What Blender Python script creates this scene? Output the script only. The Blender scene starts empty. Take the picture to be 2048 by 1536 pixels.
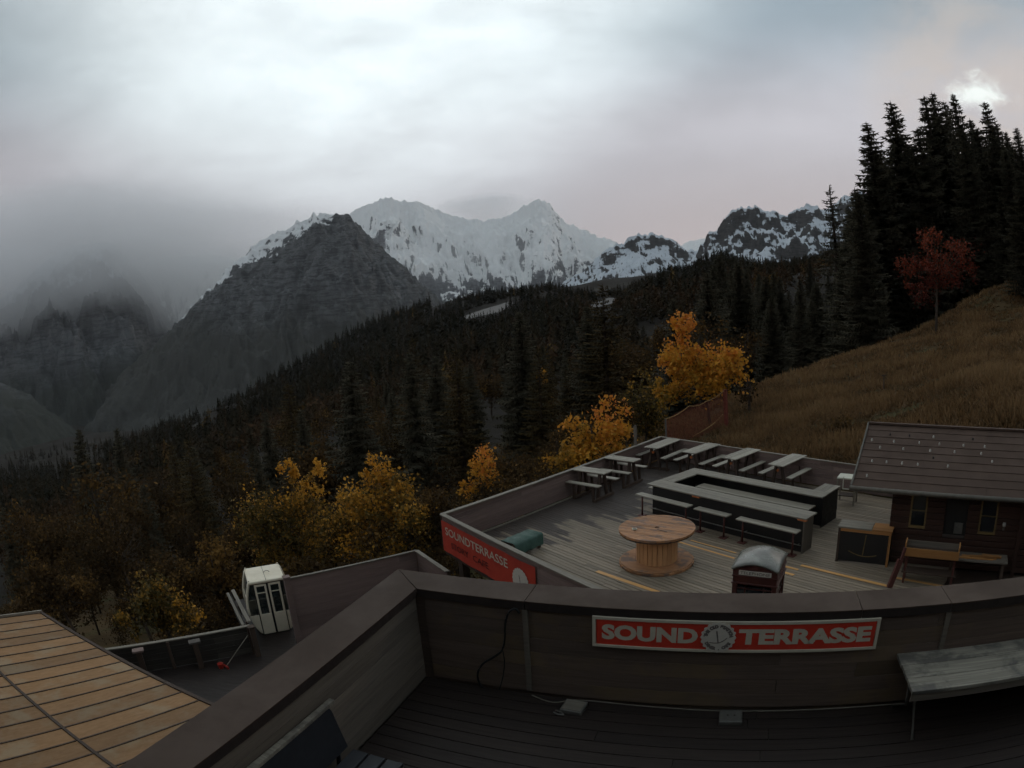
import bpy, math, random
import numpy as np
from mathutils import Vector, Matrix

R = math.radians
random.seed(7)
rng = np.random.default_rng(11)
scene = bpy.context.scene
col = scene.collection

# ------------------------------------------------------------------ camera
CAM_Z = 7.0
PITCH, ROLL, F_PX = 6.363, 3.383, 1243.4          # degrees down, degrees, focal length in pixels of a 2048 px frame
cam_d = bpy.data.cameras.new('webcam')
cam_d.type = 'PANO'
cam_d.panorama_type = 'FISHEYE_EQUISOLID'          # the wide webcam lens bends straight lines
cam_d.sensor_width, cam_d.sensor_height = 36.0, 27.0
cam_d.sensor_fit = 'HORIZONTAL'
cam_d.fisheye_lens = F_PX / 2048 * 36.0
cam_d.fisheye_fov = R(180)
cam_d.clip_start, cam_d.clip_end = 0.05, 60000
cam = bpy.data.objects.new('webcam', cam_d)
col.objects.link(cam)
cam.location = (0, 0, CAM_Z)
cam.rotation_euler = (Matrix.Rotation(R(90 - PITCH), 3, 'X') @ Matrix.Rotation(R(-ROLL), 3, 'Z')).to_euler()
scene.camera = cam

# ------------------------------------------------------------------ render settings
scene.view_settings.view_transform = 'Standard'
scene.view_settings.look = 'None'
scene.view_settings.exposure = 0.0
scene.view_settings.gamma = 1.0
scene.cycles.use_denoising = True
scene.cycles.max_bounces = 6
scene.cycles.diffuse_bounces = 3
scene.cycles.glossy_bounces = 2
scene.cycles.transmission_bounces = 4
scene.cycles.transparent_max_bounces = 12
scene.cycles.volume_bounces = 3
scene.cycles.use_adaptive_sampling = True
scene.cycles.adaptive_threshold = 0.03
scene.cycles.adaptive_min_samples = 12

# ------------------------------------------------------------------ world: overcast dusk sky
SUN_AZ, SUN_EL = 47.2, 18.0                        # where the sun glows through the cloud
def dirv(az, el):
    a, e = R(az), R(el)
    return (math.sin(a) * math.cos(e), math.cos(a) * math.cos(e), math.sin(e))

class NT:
    """small helper for node trees"""
    def __init__(s, tree): s.t = tree; s.n = tree.nodes; s.l = tree.links
    def new(s, kind, **kw):
        n = s.n.new(kind)
        for k, v in kw.items(): setattr(n, k, v)
        return n
    def put(s, sock, v):
        if isinstance(v, bpy.types.NodeSocket): s.l.new(v, sock)
        elif v is not None:
            try: sock.default_value = v
            except Exception:
                sock.default_value = tuple(v) + (1.0,) if len(v) == 3 else v
    def math(s, op, a, b=None, c=None, clamp=False):
        n = s.new('ShaderNodeMath', operation=op); n.use_clamp = clamp
        s.put(n.inputs[0], a)
        if b is not None: s.put(n.inputs[1], b)
        if c is not None: s.put(n.inputs[2], c)
        return n.outputs[0]
    def vmath(s, op, a, b=None):
        n = s.new('ShaderNodeVectorMath', operation=op)
        s.put(n.inputs[0], a)
        if b is not None: s.put(n.inputs[1], b)
        return n.outputs[1] if op in ('DOT_PRODUCT', 'LENGTH') else n.outputs[0]
    def ramp(s, v, lo, hi, a=0.0, b=1.0, smooth=True):
        n = s.new('ShaderNodeMapRange'); n.interpolation_type = 'SMOOTHSTEP' if smooth else 'LINEAR'
        s.put(n.inputs['Value'], v)
        for k, x in (('From Min', lo), ('From Max', hi), ('To Min', a), ('To Max', b)): s.put(n.inputs[k], x)
        return n.outputs['Result']
    def mix(s, f, a, b, mode='MIX'):
        n = s.new('ShaderNodeMix', data_type='RGBA', blend_type=mode)
        s.put(n.inputs[0], f); s.put(n.inputs[6], a); s.put(n.inputs[7], b)
        return n.outputs[2]
    def noise(s, vec, scale=5.0, detail=4.0, rough=0.55, dist=0.0):
        n = s.new('ShaderNodeTexNoise')
        if vec is not None: s.put(n.inputs['Vector'], vec)
        n.inputs['Scale'].default_value = scale; n.inputs['Detail'].default_value = detail
        n.inputs['Roughness'].default_value = rough; n.inputs['Distortion'].default_value = dist
        return n.outputs[0]
    def scale(s, vec, xyz, loc=(0, 0, 0)):
        n = s.new('ShaderNodeMapping'); s.put(n.inputs[0], vec)
        n.inputs['Scale'].default_value = xyz; n.inputs['Location'].default_value = loc
        return n.outputs[0]
def C4(c): return (c[0], c[1], c[2], 1.0)

world = bpy.data.worlds.new('World')
scene.world = world
world.use_nodes = True
wt = NT(world.node_tree)
wt.n.clear()
geo = wt.new('ShaderNodeTexCoord').outputs['Generated']
d = wt.vmath('NORMALIZE', geo)
sep = wt.new('ShaderNodeSeparateXYZ'); wt.put(sep.inputs[0], d)
dz = wt.math('MAXIMUM', sep.outputs[2], 0.0)
den = wt.math('ADD', dz, 0.22)
comb = wt.new('ShaderNodeCombineXYZ')
wt.put(comb.inputs[0], wt.math('DIVIDE', sep.outputs[0], den)); wt.put(comb.inputs[1], wt.math('DIVIDE', sep.outputs[1], den))
cl1 = wt.noise(wt.scale(comb.outputs[0], (0.9, 1.2, 1)), 1.5, 5, 0.5, 0.2)
cl2 = wt.noise(comb.outputs[0], 3.5, 6, 0.6, 0.6)
sky_low = (0.45, 0.435, 0.455)
sky_mid = (0.60, 0.59, 0.63)
sky_high = (0.36, 0.44, 0.50)
base = wt.mix(wt.ramp(dz, 0.28, 0.46), wt.mix(wt.ramp(dz, 0.08, 0.30), C4(sky_low), C4(sky_mid)), C4(sky_high))
thin = wt.ramp(wt.vmath('DOT_PRODUCT', d, dirv(-15, 44)), math.cos(R(40)), math.cos(R(15)))    # thin bright cloud
thin = wt.math('MULTIPLY', thin, wt.ramp(cl1, 0.28, 0.62, 0.8, 1.1))
base = wt.mix(wt.math('MINIMUM', thin, 1.0), base, C4((1.06, 1.16, 1.19)))
bank = wt.ramp(wt.vmath('DOT_PRODUCT', d, dirv(-58, 8)), math.cos(R(46)), math.cos(R(14)), 1.0, 0.80)   # thick grey bank down the valley
tmp = wt.new('ShaderNodeVectorMath', operation='SCALE'); wt.put(tmp.inputs[0], base); wt.put(tmp.inputs['Scale'], bank)
base = tmp.outputs[0]
pat = wt.math('ADD', wt.math('MULTIPLY', wt.ramp(cl1, 0.3, 0.7, -0.09, 0.09), 1.0), wt.ramp(cl2, 0.3, 0.7, -0.035, 0.035))
pat = wt.math('ADD', wt.math('MULTIPLY', pat, wt.ramp(dz, 0.1, 0.35)), 1.0)
tmp = wt.new('ShaderNodeVectorMath', operation='SCALE'); wt.put(tmp.inputs[0], base); wt.put(tmp.inputs['Scale'], pat)
base = tmp.outputs[0]
dusk = wt.math('MULTIPLY', wt.ramp(wt.vmath('DOT_PRODUCT', d, dirv(26, 5)), math.cos(R(26)), 1.0), wt.ramp(dz, 0.05, 0.3, 1.0, 0.0))
base = wt.mix(wt.math('MULTIPLY', dusk, 0.85), base, C4((0.56, 0.47, 0.46)))
sdot = wt.vmath('DOT_PRODUCT', d, dirv(SUN_AZ, SUN_EL))
halo = wt.math('MULTIPLY', wt.ramp(sdot, math.cos(R(13)), math.cos(R(3))), wt.ramp(cl2, 0.35, 0.6, 0.3, 1.0))
base = wt.mix(wt.math('MULTIPLY', halo, 0.55), base, C4((0.66, 0.56, 0.48)))
gap = wt.vmath('MULTIPLY', wt.vmath('SUBTRACT', d, dirv(SUN_AZ, SUN_EL)), (1.0, 1.0, 1.7))
gap = wt.math('ADD', wt.vmath('LENGTH', gap), wt.math('MULTIPLY', wt.math('SUBTRACT', wt.noise(wt.scale(d, (1, 1, 1.5)), 22, 5, 0.62, 0.3), 0.5), 0.11))
core = wt.math('POWER', wt.ramp(gap, 0.068, 0.008), 1.4)
base = wt.mix(core, base, C4((1.05, 1.12, 1.08)))
nish = wt.new('ShaderNodeTexSky', sky_type='NISHITA')
nish.sun_disc = False
nish.sun_elevation = R(SUN_EL); nish.sun_rotation = R(SUN_AZ)
nish.altitude = 1500
bg1 = wt.new('ShaderNodeBackground'); wt.put(bg1.inputs[0], nish.outputs[0]); bg1.inputs[1].default_value = 0.05
bg2 = wt.new('ShaderNodeBackground'); wt.put(bg2.inputs[0], base); bg2.inputs[1].default_value = 1.0
mixs = wt.new('ShaderNodeMixShader'); mixs.inputs[0].default_value = 0.94
wt.l.new(bg1.outputs[0], mixs.inputs[1]); wt.l.new(bg2.outputs[0], mixs.inputs[2])
wo = wt.new('ShaderNodeOutputWorld'); wt.l.new(mixs.outputs[0], wo.inputs[0])

sun_d = bpy.data.lights.new('sun', 'SUN')
sun_d.energy = 0.35; sun_d.angle = R(14); sun_d.color = (1.0, 0.9, 0.78)
sun = bpy.data.objects.new('sun', sun_d); col.objects.link(sun)
sun.rotation_euler = (-Vector(dirv(SUN_AZ, SUN_EL))).to_track_quat('-Z', 'Y').to_euler()

# ------------------------------------------------------------------ helpers: noise, geometry, objects
_perm = np.random.default_rng(3).permutation(256); _perm = np.concatenate([_perm, _perm])
_gr = np.stack([np.cos(np.arange(16) / 16 * 2 * np.pi), np.sin(np.arange(16) / 16 * 2 * np.pi)], 1)
def perlin(x, y):
    xi, yi = np.floor(x).astype(int), np.floor(y).astype(int)
    xf, yf = x - xi, y - yi
    u, v = xf ** 3 * (xf * (xf * 6 - 15) + 10), yf ** 3 * (yf * (yf * 6 - 15) + 10)
    def g(ix, iy, fx, fy):
        h = _gr[_perm[(_perm[ix & 255] + iy) & 255] & 15]
        return h[..., 0] * fx + h[..., 1] * fy
    a = g(xi, yi, xf, yf); b = g(xi + 1, yi, xf - 1, yf); c = g(xi, yi + 1, xf, yf - 1); e = g(xi + 1, yi + 1, xf - 1, yf - 1)
    return (a * (1 - u) + b * u) * (1 - v) + (c * (1 - u) + e * u) * v
def fbm(x, y, o=5, gain=0.5, ridged=False):
    s = np.zeros(np.shape(x)); amp = 1.0; f = 1.0
    for i in range(o):
        n = perlin(x * f + 17.3 * i, y * f - 9.1 * i)
        s = s + amp * ((1 - 2 * np.abs(n)) - 0.5 if ridged else n)
        amp *= gain; f *= 2.03
    return s

def pix_dir(px, py):
    """direction seen at a pixel of the 2048 x 1536 photograph"""
    x, y = px - 1024.0, py - 768.0
    r = math.hypot(x, y) + 1e-9
    th = 2 * math.asin(r / (2 * F_PX))
    dx, dy, df = x / r * math.sin(th), -y / r * math.sin(th), math.cos(th)
    c, s = math.cos(R(ROLL)), math.sin(R(ROLL))
    rx, up = c * dx + s * dy, -s * dx + c * dy
    c, s = math.cos(R(PITCH)), math.sin(R(PITCH))
    return rx, c * df + s * up, -s * df + c * up
def azel(px, py):
    a, b, c = pix_dir(px, py)
    return math.degrees(math.atan2(a, b)), c / math.hypot(a, b)
def pt(px, py, r):
    a, b, c = pix_dir(px, py); k = r / math.hypot(a, b)
    return np.array([a * k, b * k, CAM_Z + c * k])

def mesh_from(name, V, Fc, mat, smooth=False):
    me = bpy.data.meshes.new(name)
    me.from_pydata([tuple(v) for v in V], [], [tuple(f) for f in Fc])
    if mat is not None: me.materials.append(mat)
    if smooth: me.polygons.foreach_set('use_smooth', [True] * len(me.polygons))
    me.update()
    return me
def fast_mesh(name, V, Fq, mat, smooth=False, attr=None):
    """numpy arrays of equal-sided faces"""
    V = np.asarray(V, np.float32); Fq = np.asarray(Fq, np.int32)
    me = bpy.data.meshes.new(name)
    n, k = Fq.shape
    me.vertices.add(len(V)); me.vertices.foreach_set('co', V.ravel())
    me.loops.add(n * k); me.loops.foreach_set('vertex_index', Fq.ravel())
    me.polygons.add(n); me.polygons.foreach_set('loop_start', np.arange(0, n * k, k, dtype=np.int32))
    if smooth: me.polygons.foreach_set('use_smooth', np.ones(n, bool))
    me.update(calc_edges=True)
    if attr is not None:
        a = me.attributes.new('tint', 'FLOAT', 'POINT'); a.data.foreach_set('value', np.asarray(attr, np.float32))
    if mat is not None: me.materials.append(mat)
    return me
def link(name, me, parent=None, loc=None, rotz=None, bevel=0.0):
    o = bpy.data.objects.new(name, me); col.objects.link(o)
    if parent is not None: o.parent = parent
    if loc is not None: o.location = loc
    if rotz is not None: o.rotation_euler = (0, 0, rotz)
    if bevel:
        m = o.modifiers.new('edge', 'BEVEL'); m.width = bevel; m.segments = 2; m.limit_method = 'ANGLE'
    return o
def tag(o, label=None, cat=None, group=None, kind=None):
    if label: o['label'] = label
    if cat: o['category'] = cat
    if group: o['group'] = group
    if kind: o['kind'] = kind
    return o
def thing(name, loc, rotz, label, cat, group=None):
    o = bpy.data.objects.new(name, None); col.objects.link(o)
    o.empty_display_size = 0.2
    o.location = loc; o.rotation_euler = (0, 0, rotz)
    return tag(o, label, cat, group)
def copy_tree(o, parent=None):
    c = o.copy(); col.objects.link(c)
    if parent is not None: c.parent = parent
    for ch in [x for x in o.children]: copy_tree(ch, c)
    return c

class MB:
    """collects boxes, bars and tubes into one mesh"""
    def __init__(s): s.V = []; s.F = []
    def add(s, V, Fc):
        n = len(s.V); s.V += [tuple(v) for v in V]; s.F += [tuple(i + n for i in f) for f in Fc]; return s
    def box(s, x0, x1, y0, y1, z0, z1):
        return s.add([(x0, y0, z0), (x1, y0, z0), (x1, y1, z0), (x0, y1, z0), (x0, y0, z1), (x1, y0, z1), (x1, y1, z1), (x0, y1, z1)],
                     [(3, 2, 1, 0), (4, 5, 6, 7), (0, 1, 5, 4), (1, 2, 6, 5), (2, 3, 7, 6), (3, 0, 4, 7)])
    def prism(s, pts, z0, z1):
        n = len(pts)
        V = [(x, y, z0) for x, y in pts] + [(x, y, z1) for x, y in pts]
        return s.add(V, [tuple(range(n))[::-1], tuple(range(n, 2 * n))] + [(i, (i + 1) % n, n + (i + 1) % n, n + i) for i in range(n)])
    def bar(s, p, q, w, h, up=(0, 0, 1)):
        p, q = Vector(p), Vector(q); dd = (q - p).normalized()
        u = Vector(up)
        if abs(dd.dot(u)) > 0.98: u = Vector((1, 0, 0))
        sd = dd.cross(u).normalized(); u = sd.cross(dd)
        V = [c + sd * (w / 2 * a) + u * (h / 2 * b) for c in (p, q) for a, b in ((-1, -1), (1, -1), (1, 1), (-1, 1))]
        return s.add(V, [(0, 1, 2, 3), (7, 6, 5, 4), (0, 4, 5, 1), (1, 5, 6, 2), (2, 6, 7, 3), (3, 7, 4, 0)])
    def tube(s, path, rad, n=8, cap=True):
        path = [Vector(p) for p in path]; rads = rad if hasattr(rad, '__len__') else [rad] * len(path)
        V = []; Fc = []
        for i, p in enumerate(path):
            dd = (path[min(i + 1, len(path) - 1)] - path[max(i - 1, 0)])
            dd = dd.normalized() if dd.length > 1e-9 else Vector((0, 0, 1))
            u = Vector((0, 0, 1)) if abs(dd.z) < 0.9 else Vector((1, 0, 0))
            a = dd.cross(u).normalized(); b = a.cross(dd)
            V += [p + (a * math.cos(2 * math.pi * k / n) + b * math.sin(2 * math.pi * k / n)) * rads[i] for k in range(n)]
        for i in range(len(path) - 1):
            Fc += [(i * n + k, i * n + (k + 1) % n, (i + 1) * n + (k + 1) % n, (i + 1) * n + k) for k in range(n)]
        if cap: Fc += [tuple(range(n))[::-1], tuple(range((len(path) - 1) * n, len(path) * n))]
        return s.add(V, Fc)
    def build(s, name, mat, parent=None, loc=None, rotz=None, smooth=False, bevel=0.0):
        return link(name, mesh_from(name, s.V, s.F, mat, smooth), parent, loc, rotz, bevel)

# ------------------------------------------------------------------ materials
MATS = {}
def principled(name, rough=0.7, spec=0.3, metal=0.0):
    m = bpy.data.materials.new(name); m.use_nodes = True
    t = NT(m.node_tree); b = t.n['Principled BSDF']
    b.inputs['Roughness'].default_value = rough
    b.inputs['Specular IOR Level'].default_value = spec
    b.inputs['Metallic'].default_value = metal
    return m, t, b
def bump(t, b, height, strength=0.3, dist=0.01):
    n = t.new('ShaderNodeBump'); n.inputs['Strength'].default_value = strength; n.inputs['Distance'].default_value = dist
    t.put(n.inputs['Height'], height); t.l.new(n.outputs[0], b.inputs['Normal'])
def warm(c): return (c[0] * 1.06, c[1] * 0.97, c[2] * 0.85)      # weathered timber and dull paint lean to brown
def wood(name, c1, c2, axis=0, rough=0.75, grain=60, stain=None, stain_scale=1.2, spec=0.3, vary=0.25):
    """boards: grain stretched along one local axis, knots, a tint of its own for each board"""
    c1, c2 = warm(c1), warm(c2)
    m, t, b = principled(name, rough, spec)
    tc = t.new('ShaderNodeTexCoord').outputs['Object']
    oi = t.new('ShaderNodeObjectInfo').outputs['Random']
    off = t.new('ShaderNodeCombineXYZ')
    for k in range(3): t.put(off.inputs[k], t.math('MULTIPLY', oi, 37.0 + 11 * k))
    p = t.vmath('ADD', tc, off.outputs[0])
    sc = [grain, grain, grain]; sc[axis] = grain / 22
    g = t.noise(t.scale(p, sc), 1.0, 5, 0.65, 0.6)
    w = t.noise(t.scale(p, [s / 9 for s in sc]), 1.0, 4, 0.6)
    f = t.math('ADD', t.math('MULTIPLY', t.ramp(g, 0.3, 0.7), 0.6), t.math('MULTIPLY', t.ramp(w, 0.3, 0.7), 0.4))
    c = t.mix(f, C4(c1), C4(c2))
    if stain:
        s = t.noise(p, stain_scale, 5, 0.65, 0.3)
        c = t.mix(t.math('MULTIPLY', t.ramp(s, 0.48, 0.64), 0.8), c, C4(stain))
    hv = t.new('ShaderNodeHueSaturation'); t.put(hv.inputs['Color'], c)
    t.put(hv.inputs['Value'], t.math('ADD', t.math('MULTIPLY', t.math('SUBTRACT', oi, 0.5), 2 * vary), 1.0))
    t.l.new(hv.outputs[0], b.inputs['Base Color'])
    t.put(b.inputs['Roughness'], t.ramp(g, 0.2, 0.8, rough - 0.12, rough + 0.12))
    bump(t, b, g, 0.35, 0.004)
    MATS[name] = m
    return m
def plain(name, c, rough=0.6, spec=0.3, metal=0.0, c2=None, scale=8.0, bmp=0.1):
    m, t, b = principled(name, rough, spec, metal)
    tc = t.new('ShaderNodeTexCoord').outputs['Object']
    c = warm(c); c2 = warm(c2) if c2 else None
    n = t.noise(tc, scale, 6, 0.65, 0.2)
    n2 = t.noise(tc, scale * 9, 4, 0.6)
    c2 = c2 or tuple(x * 0.7 for x in c)
    t.l.new(t.mix(t.math('ADD', t.math('MULTIPLY', t.ramp(n, 0.3, 0.7), 0.7), t.math('MULTIPLY', n2, 0.3)), C4(c), C4(c2)), b.inputs['Base Color'])
    t.put(b.inputs['Roughness'], t.ramp(n, 0.3, 0.7, rough - 0.1, min(1, rough + 0.1)))
    if bmp: bump(t, b, n2, bmp, 0.003)
    MATS[name] = m
    return m

M_deck = wood('deck_boards', (0.25, 0.21, 0.165), (0.15, 0.122, 0.097), 0, 0.66, 45, vary=0.22)
# damp brown area along the rail and under the tables: a stain with a shape of its own
t = NT(M_deck.node_tree); b = t.n['Principled BSDF']
src = b.inputs['Base Color'].links[0].from_socket
gp = t.new('ShaderNodeNewGeometry').outputs['Position']
sx = t.new('ShaderNodeSeparateXYZ'); t.put(sx.inputs[0], gp)
damp = t.math('ADD', t.math('MULTIPLY', sx.outputs[0], -0.17), t.math('MULTIPLY', sx.outputs[1], 0.7071))
jag = t.noise(t.scale(gp, (0.35, 0.35, 0.35)), 1.0, 4, 0.6)
oi = t.new('ShaderNodeObjectInfo').outputs['Random']
damp = t.math('ADD', damp, t.math('ADD', t.math('MULTIPLY', t.math('SUBTRACT', jag, 0.5), 4.0), t.math('MULTIPLY', t.math('SUBTRACT', oi, 0.5), 1.6)))
wet = t.ramp(damp, 13.0, 13.6)
t.l.new(t.mix(t.math('MULTIPLY', wet, 0.88), src, C4((0.034, 0.024, 0.021))), b.inputs['Base Color'])
M_fresh = wood('fresh_boards', (0.60, 0.34, 0.13), (0.46, 0.25, 0.095), 0, 0.6, 45, vary=0.12)
M_wall = wood('wall_boards', (0.112, 0.082, 0.068), (0.068, 0.051, 0.044), 0, 0.75, 35, stain=(0.125, 0.083, 0.045), stain_scale=0.9, vary=0.25)
M_wallg = wood('grey_wall_boards', (0.15, 0.132, 0.114), (0.098, 0.086, 0.076), 0, 0.75, 35, vary=0.18)
M_fence = wood('fence_boards', (0.19, 0.14, 0.132), (0.135, 0.098, 0.094), 0, 0.75, 40, vary=0.15)
M_fenced = wood('dark_fence_boards', (0.055, 0.048, 0.042), (0.03, 0.027, 0.024), 0, 0.7, 40, vary=0.25)
M_rail = wood('weathered_rail', (0.21, 0.195, 0.17), (0.13, 0.12, 0.105), 0, 0.7, 45, vary=0.15)
M_top = wood('grey_tabletop', (0.34, 0.325, 0.29), (0.22, 0.21, 0.185), 0, 0.6, 45, vary=0.18)
M_count = wood('counter_boards', (0.25, 0.235, 0.205), (0.15, 0.14, 0.12), 0, 0.6, 45, vary=0.2)
M_leg = wood('brown_timber', (0.075, 0.05, 0.038), (0.045, 0.032, 0.026), 2, 0.75, 40)
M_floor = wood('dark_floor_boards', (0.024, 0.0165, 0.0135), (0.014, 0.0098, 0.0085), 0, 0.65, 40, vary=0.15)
M_drum = wood('drum_boards', (0.42, 0.22, 0.11), (0.25, 0.125, 0.065), 0, 0.65, 40, stain=(0.12, 0.085, 0.07), stain_scale=1.6, vary=0.25)
M_core = wood('drum_staves', (0.6, 0.34, 0.17), (0.48, 0.265, 0.135), 2, 0.65, 40, vary=0.12)
M_log = wood('red_brown_logs', (0.055, 0.026, 0.018), (0.03, 0.016, 0.012), 0, 0.65, 30, vary=0.25)
M_frame = wood('yellow_window_frame', (0.2, 0.14, 0.055), (0.13, 0.09, 0.04), 0, 0.6, 40)
M_planter = wood('orange_planter', (0.38, 0.19, 0.065), (0.28, 0.135, 0.05), 0, 0.6, 35)
M_bench = wood('worn_bench', (0.32, 0.315, 0.28), (0.14, 0.133, 0.118), 0, 0.55, 30, stain=(0.07, 0.062, 0.055), stain_scale=2.5, vary=0.15)
M_amber = wood('amber_roof_boards', (0.25, 0.145, 0.068), (0.185, 0.108, 0.053), 1, 0.75, 14, stain=(0.25, 0.175, 0.10), stain_scale=0.8, vary=0.2)
M_batten = plain('roof_batten', (0.07, 0.05, 0.04), 0.7)
M_cap = plain('brown_sheet_metal', (0.066, 0.046, 0.037), 0.68, 0.15, c2=(0.046, 0.033, 0.027), scale=1.3, bmp=0.05)
M_fascia = plain('shaded_sheet_metal', (0.03, 0.023, 0.022), 0.5, 0.35)  # drip edges: shade under the cap is put into this darker colour
M_black = plain('black_panel', (0.012, 0.012, 0.013), 0.55, 0.35, c2=(0.02, 0.018, 0.017))
M_red = plain('sign_red', (0.52, 0.045, 0.026), 0.6, 0.25, c2=(0.46, 0.038, 0.022), scale=5)
M_bannerred = plain('banner_red', (0.42, 0.052, 0.03), 0.65, 0.2, c2=(0.34, 0.04, 0.027), scale=2)
M_cream = plain('sign_cream', (0.50, 0.47, 0.40), 0.6, 0.25, c2=(0.42, 0.39, 0.34), scale=12)
M_disc = plain('badge_white', (0.52, 0.5, 0.46), 0.55, 0.25, c2=(0.44, 0.42, 0.4), scale=14)
M_ink = plain('ink', (0.06, 0.05, 0.05), 0.7)
M_faded = plain('faded_ink', (0.17, 0.15, 0.15), 0.7)
M_inkred = plain('dark_red_ink', (0.11, 0.02, 0.016), 0.7)
M_rust = plain('red_oxide_steel', (0.10, 0.035, 0.03), 0.6, 0.3)
M_steel = plain('grey_steel', (0.16, 0.16, 0.155), 0.45, 0.5, 0.4)
M_white = plain('white_paint', (0.60, 0.62, 0.56), 0.5, 0.4, c2=(0.50, 0.51, 0.45), scale=3)
M_gwhite = plain('gondola_white', (0.72, 0.68, 0.58), 0.45, 0.4, c2=(0.62, 0.58, 0.48), scale=2.5, bmp=0.02)
M_seal = plain('rubber_seal', (0.015, 0.015, 0.015), 0.7)
M_navy = plain('navy_paint', (0.016, 0.019, 0.026), 0.5, 0.35)
M_rubber = plain('black_rubber', (0.012, 0.012, 0.012), 0.55)
M_phone = plain('phone_box_red', (0.075, 0.024, 0.02), 0.4, 0.45, c2=(0.055, 0.018, 0.016))
M_phroof = plain('phone_box_roof', (0.23, 0.25, 0.235), 0.3, 0.5, c2=(0.11, 0.10, 0.095), scale=3)
M_teal = plain('teal_tarpaulin', (0.045, 0.10, 0.085), 0.6, 0.3, c2=(0.035, 0.07, 0.06))
M_roof = plain('brown_roof_sheet', (0.086, 0.059, 0.049), 0.75, 0.15, c2=(0.064, 0.046, 0.039), scale=1.5)
M_gutter = plain('grey_gutter', (0.105, 0.10, 0.088), 0.5, 0.4, 0.3)
M_stud = plain('snow_guard_white', (0.55, 0.56, 0.55), 0.5)
M_bucket = plain('red_plastic', (0.35, 0.03, 0.02), 0.45)
M_orange = plain('orange_plastic', (0.5, 0.16, 0.05), 0.5)
M_earth = plain('stone_wall', (0.11, 0.10, 0.095), 0.85, c2=(0.07, 0.064, 0.06), scale=2)
M_render = plain('dark_render', (0.075, 0.068, 0.062), 0.85, c2=(0.06, 0.055, 0.05), scale=1.5)
def glass(name, c, rough=0.08, alpha=0.55):
    m, t, b = principled(name, rough, 0.5)
    n = t.noise(t.new('ShaderNodeTexCoord').outputs['Object'], 4, 4)
    t.l.new(t.mix(n, C4(c), C4(tuple(x * 1.6 for x in c))), b.inputs['Base Color'])
    b.inputs['Alpha'].default_value = alpha
    return m
M_glass = glass('dark_window_glass', (0.012, 0.014, 0.016), alpha=0.95)
M_gglass = glass('gondola_glass', (0.02, 0.026, 0.024), alpha=0.6)

def bark(name, c):
    return plain(name, c, 0.9, 0.1, c2=tuple(x * 0.6 for x in c), scale=6, bmp=0.5)
M_bark = bark('bark', (0.06, 0.048, 0.04))
M_barkl = bark('pale_bark', (0.085, 0.07, 0.06))
def leafmat(name, stops, trans=0.35, rough=0.6, spec=0.12):
    """leaves: colour by a tint stored per leaf"""
    m = bpy.data.materials.new(name); m.use_nodes = True
    t = NT(m.node_tree); t.n.clear()
    a = t.new('ShaderNodeAttribute', attribute_name='tint').outputs['Fac']
    cr = t.new('ShaderNodeValToRGB'); t.put(cr.inputs[0], a)
    el = cr.color_ramp.elements
    while len(el) < len(stops): el.new(0.5)
    for e, (p, c) in zip(el, stops): e.position = p; e.color = C4(c)
    df = t.new('ShaderNodeBsdfPrincipled'); t.l.new(cr.outputs[0], df.inputs['Base Color'])
    df.inputs['Roughness'].default_value = rough; df.inputs['Specular IOR Level'].default_value = spec
    tr = t.new('ShaderNodeBsdfTranslucent'); t.l.new(cr.outputs[0], tr.inputs['Color'])
    mx = t.new('ShaderNodeMixShader'); mx.inputs[0].default_value = trans
    t.l.new(df.outputs[0], mx.inputs[1]); t.l.new(tr.outputs[0], mx.inputs[2])
    o = t.new('ShaderNodeOutputMaterial'); t.l.new(mx.outputs[0], o.inputs[0])
    return m
M_maple = leafmat('maple_leaves', [(0.0, (0.13, 0.10, 0.025)), (0.35, (0.40, 0.21, 0.03)), (0.7, (0.64, 0.30, 0.035)), (1.0, (0.64, 0.23, 0.045))])
M_olive = leafmat('turning_leaves', [(0.0, (0.042, 0.037, 0.016)), (0.5, (0.11, 0.078, 0.023)), (0.78, (0.31, 0.165, 0.03)), (1.0, (0.64, 0.31, 0.038))])
M_rowan = leafmat('red_leaves', [(0.0, (0.07, 0.018, 0.013)), (0.5, (0.16, 0.036, 0.02)), (1.0, (0.26, 0.065, 0.03))])
M_rust_l = leafmat('brown_leaves', [(0.0, (0.035, 0.025, 0.014)), (0.6, (0.07, 0.042, 0.019)), (1.0, (0.19, 0.105, 0.03))], 0.3, 0.8, 0.03)
M_needle = leafmat('spruce_needles', [(0.0, (0.058, 0.054, 0.040)), (1.0, (0.12, 0.104, 0.070))], 0.3, 0.9, 0.0)
M_larch = leafmat('larch_needles', [(0.0, (0.04, 0.03, 0.016)), (1.0, (0.085, 0.058, 0.024))], 0.2, 0.9, 0.02)
M_far = leafmat('mixed_forest', [(0.0, (0.022, 0.0205, 0.015)), (0.4, (0.036, 0.030, 0.019)), (0.7, (0.055, 0.034, 0.02)), (0.9, (0.068, 0.039, 0.021)), (1.0, (0.13, 0.08, 0.024))], 0.1, 0.9, 0.0)
M_grass = leafmat('dry_grass', [(0.0, (0.10, 0.060, 0.027)), (0.5, (0.185, 0.106, 0.047)), (1.0, (0.26, 0.16, 0.075))], 0.3)

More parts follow.
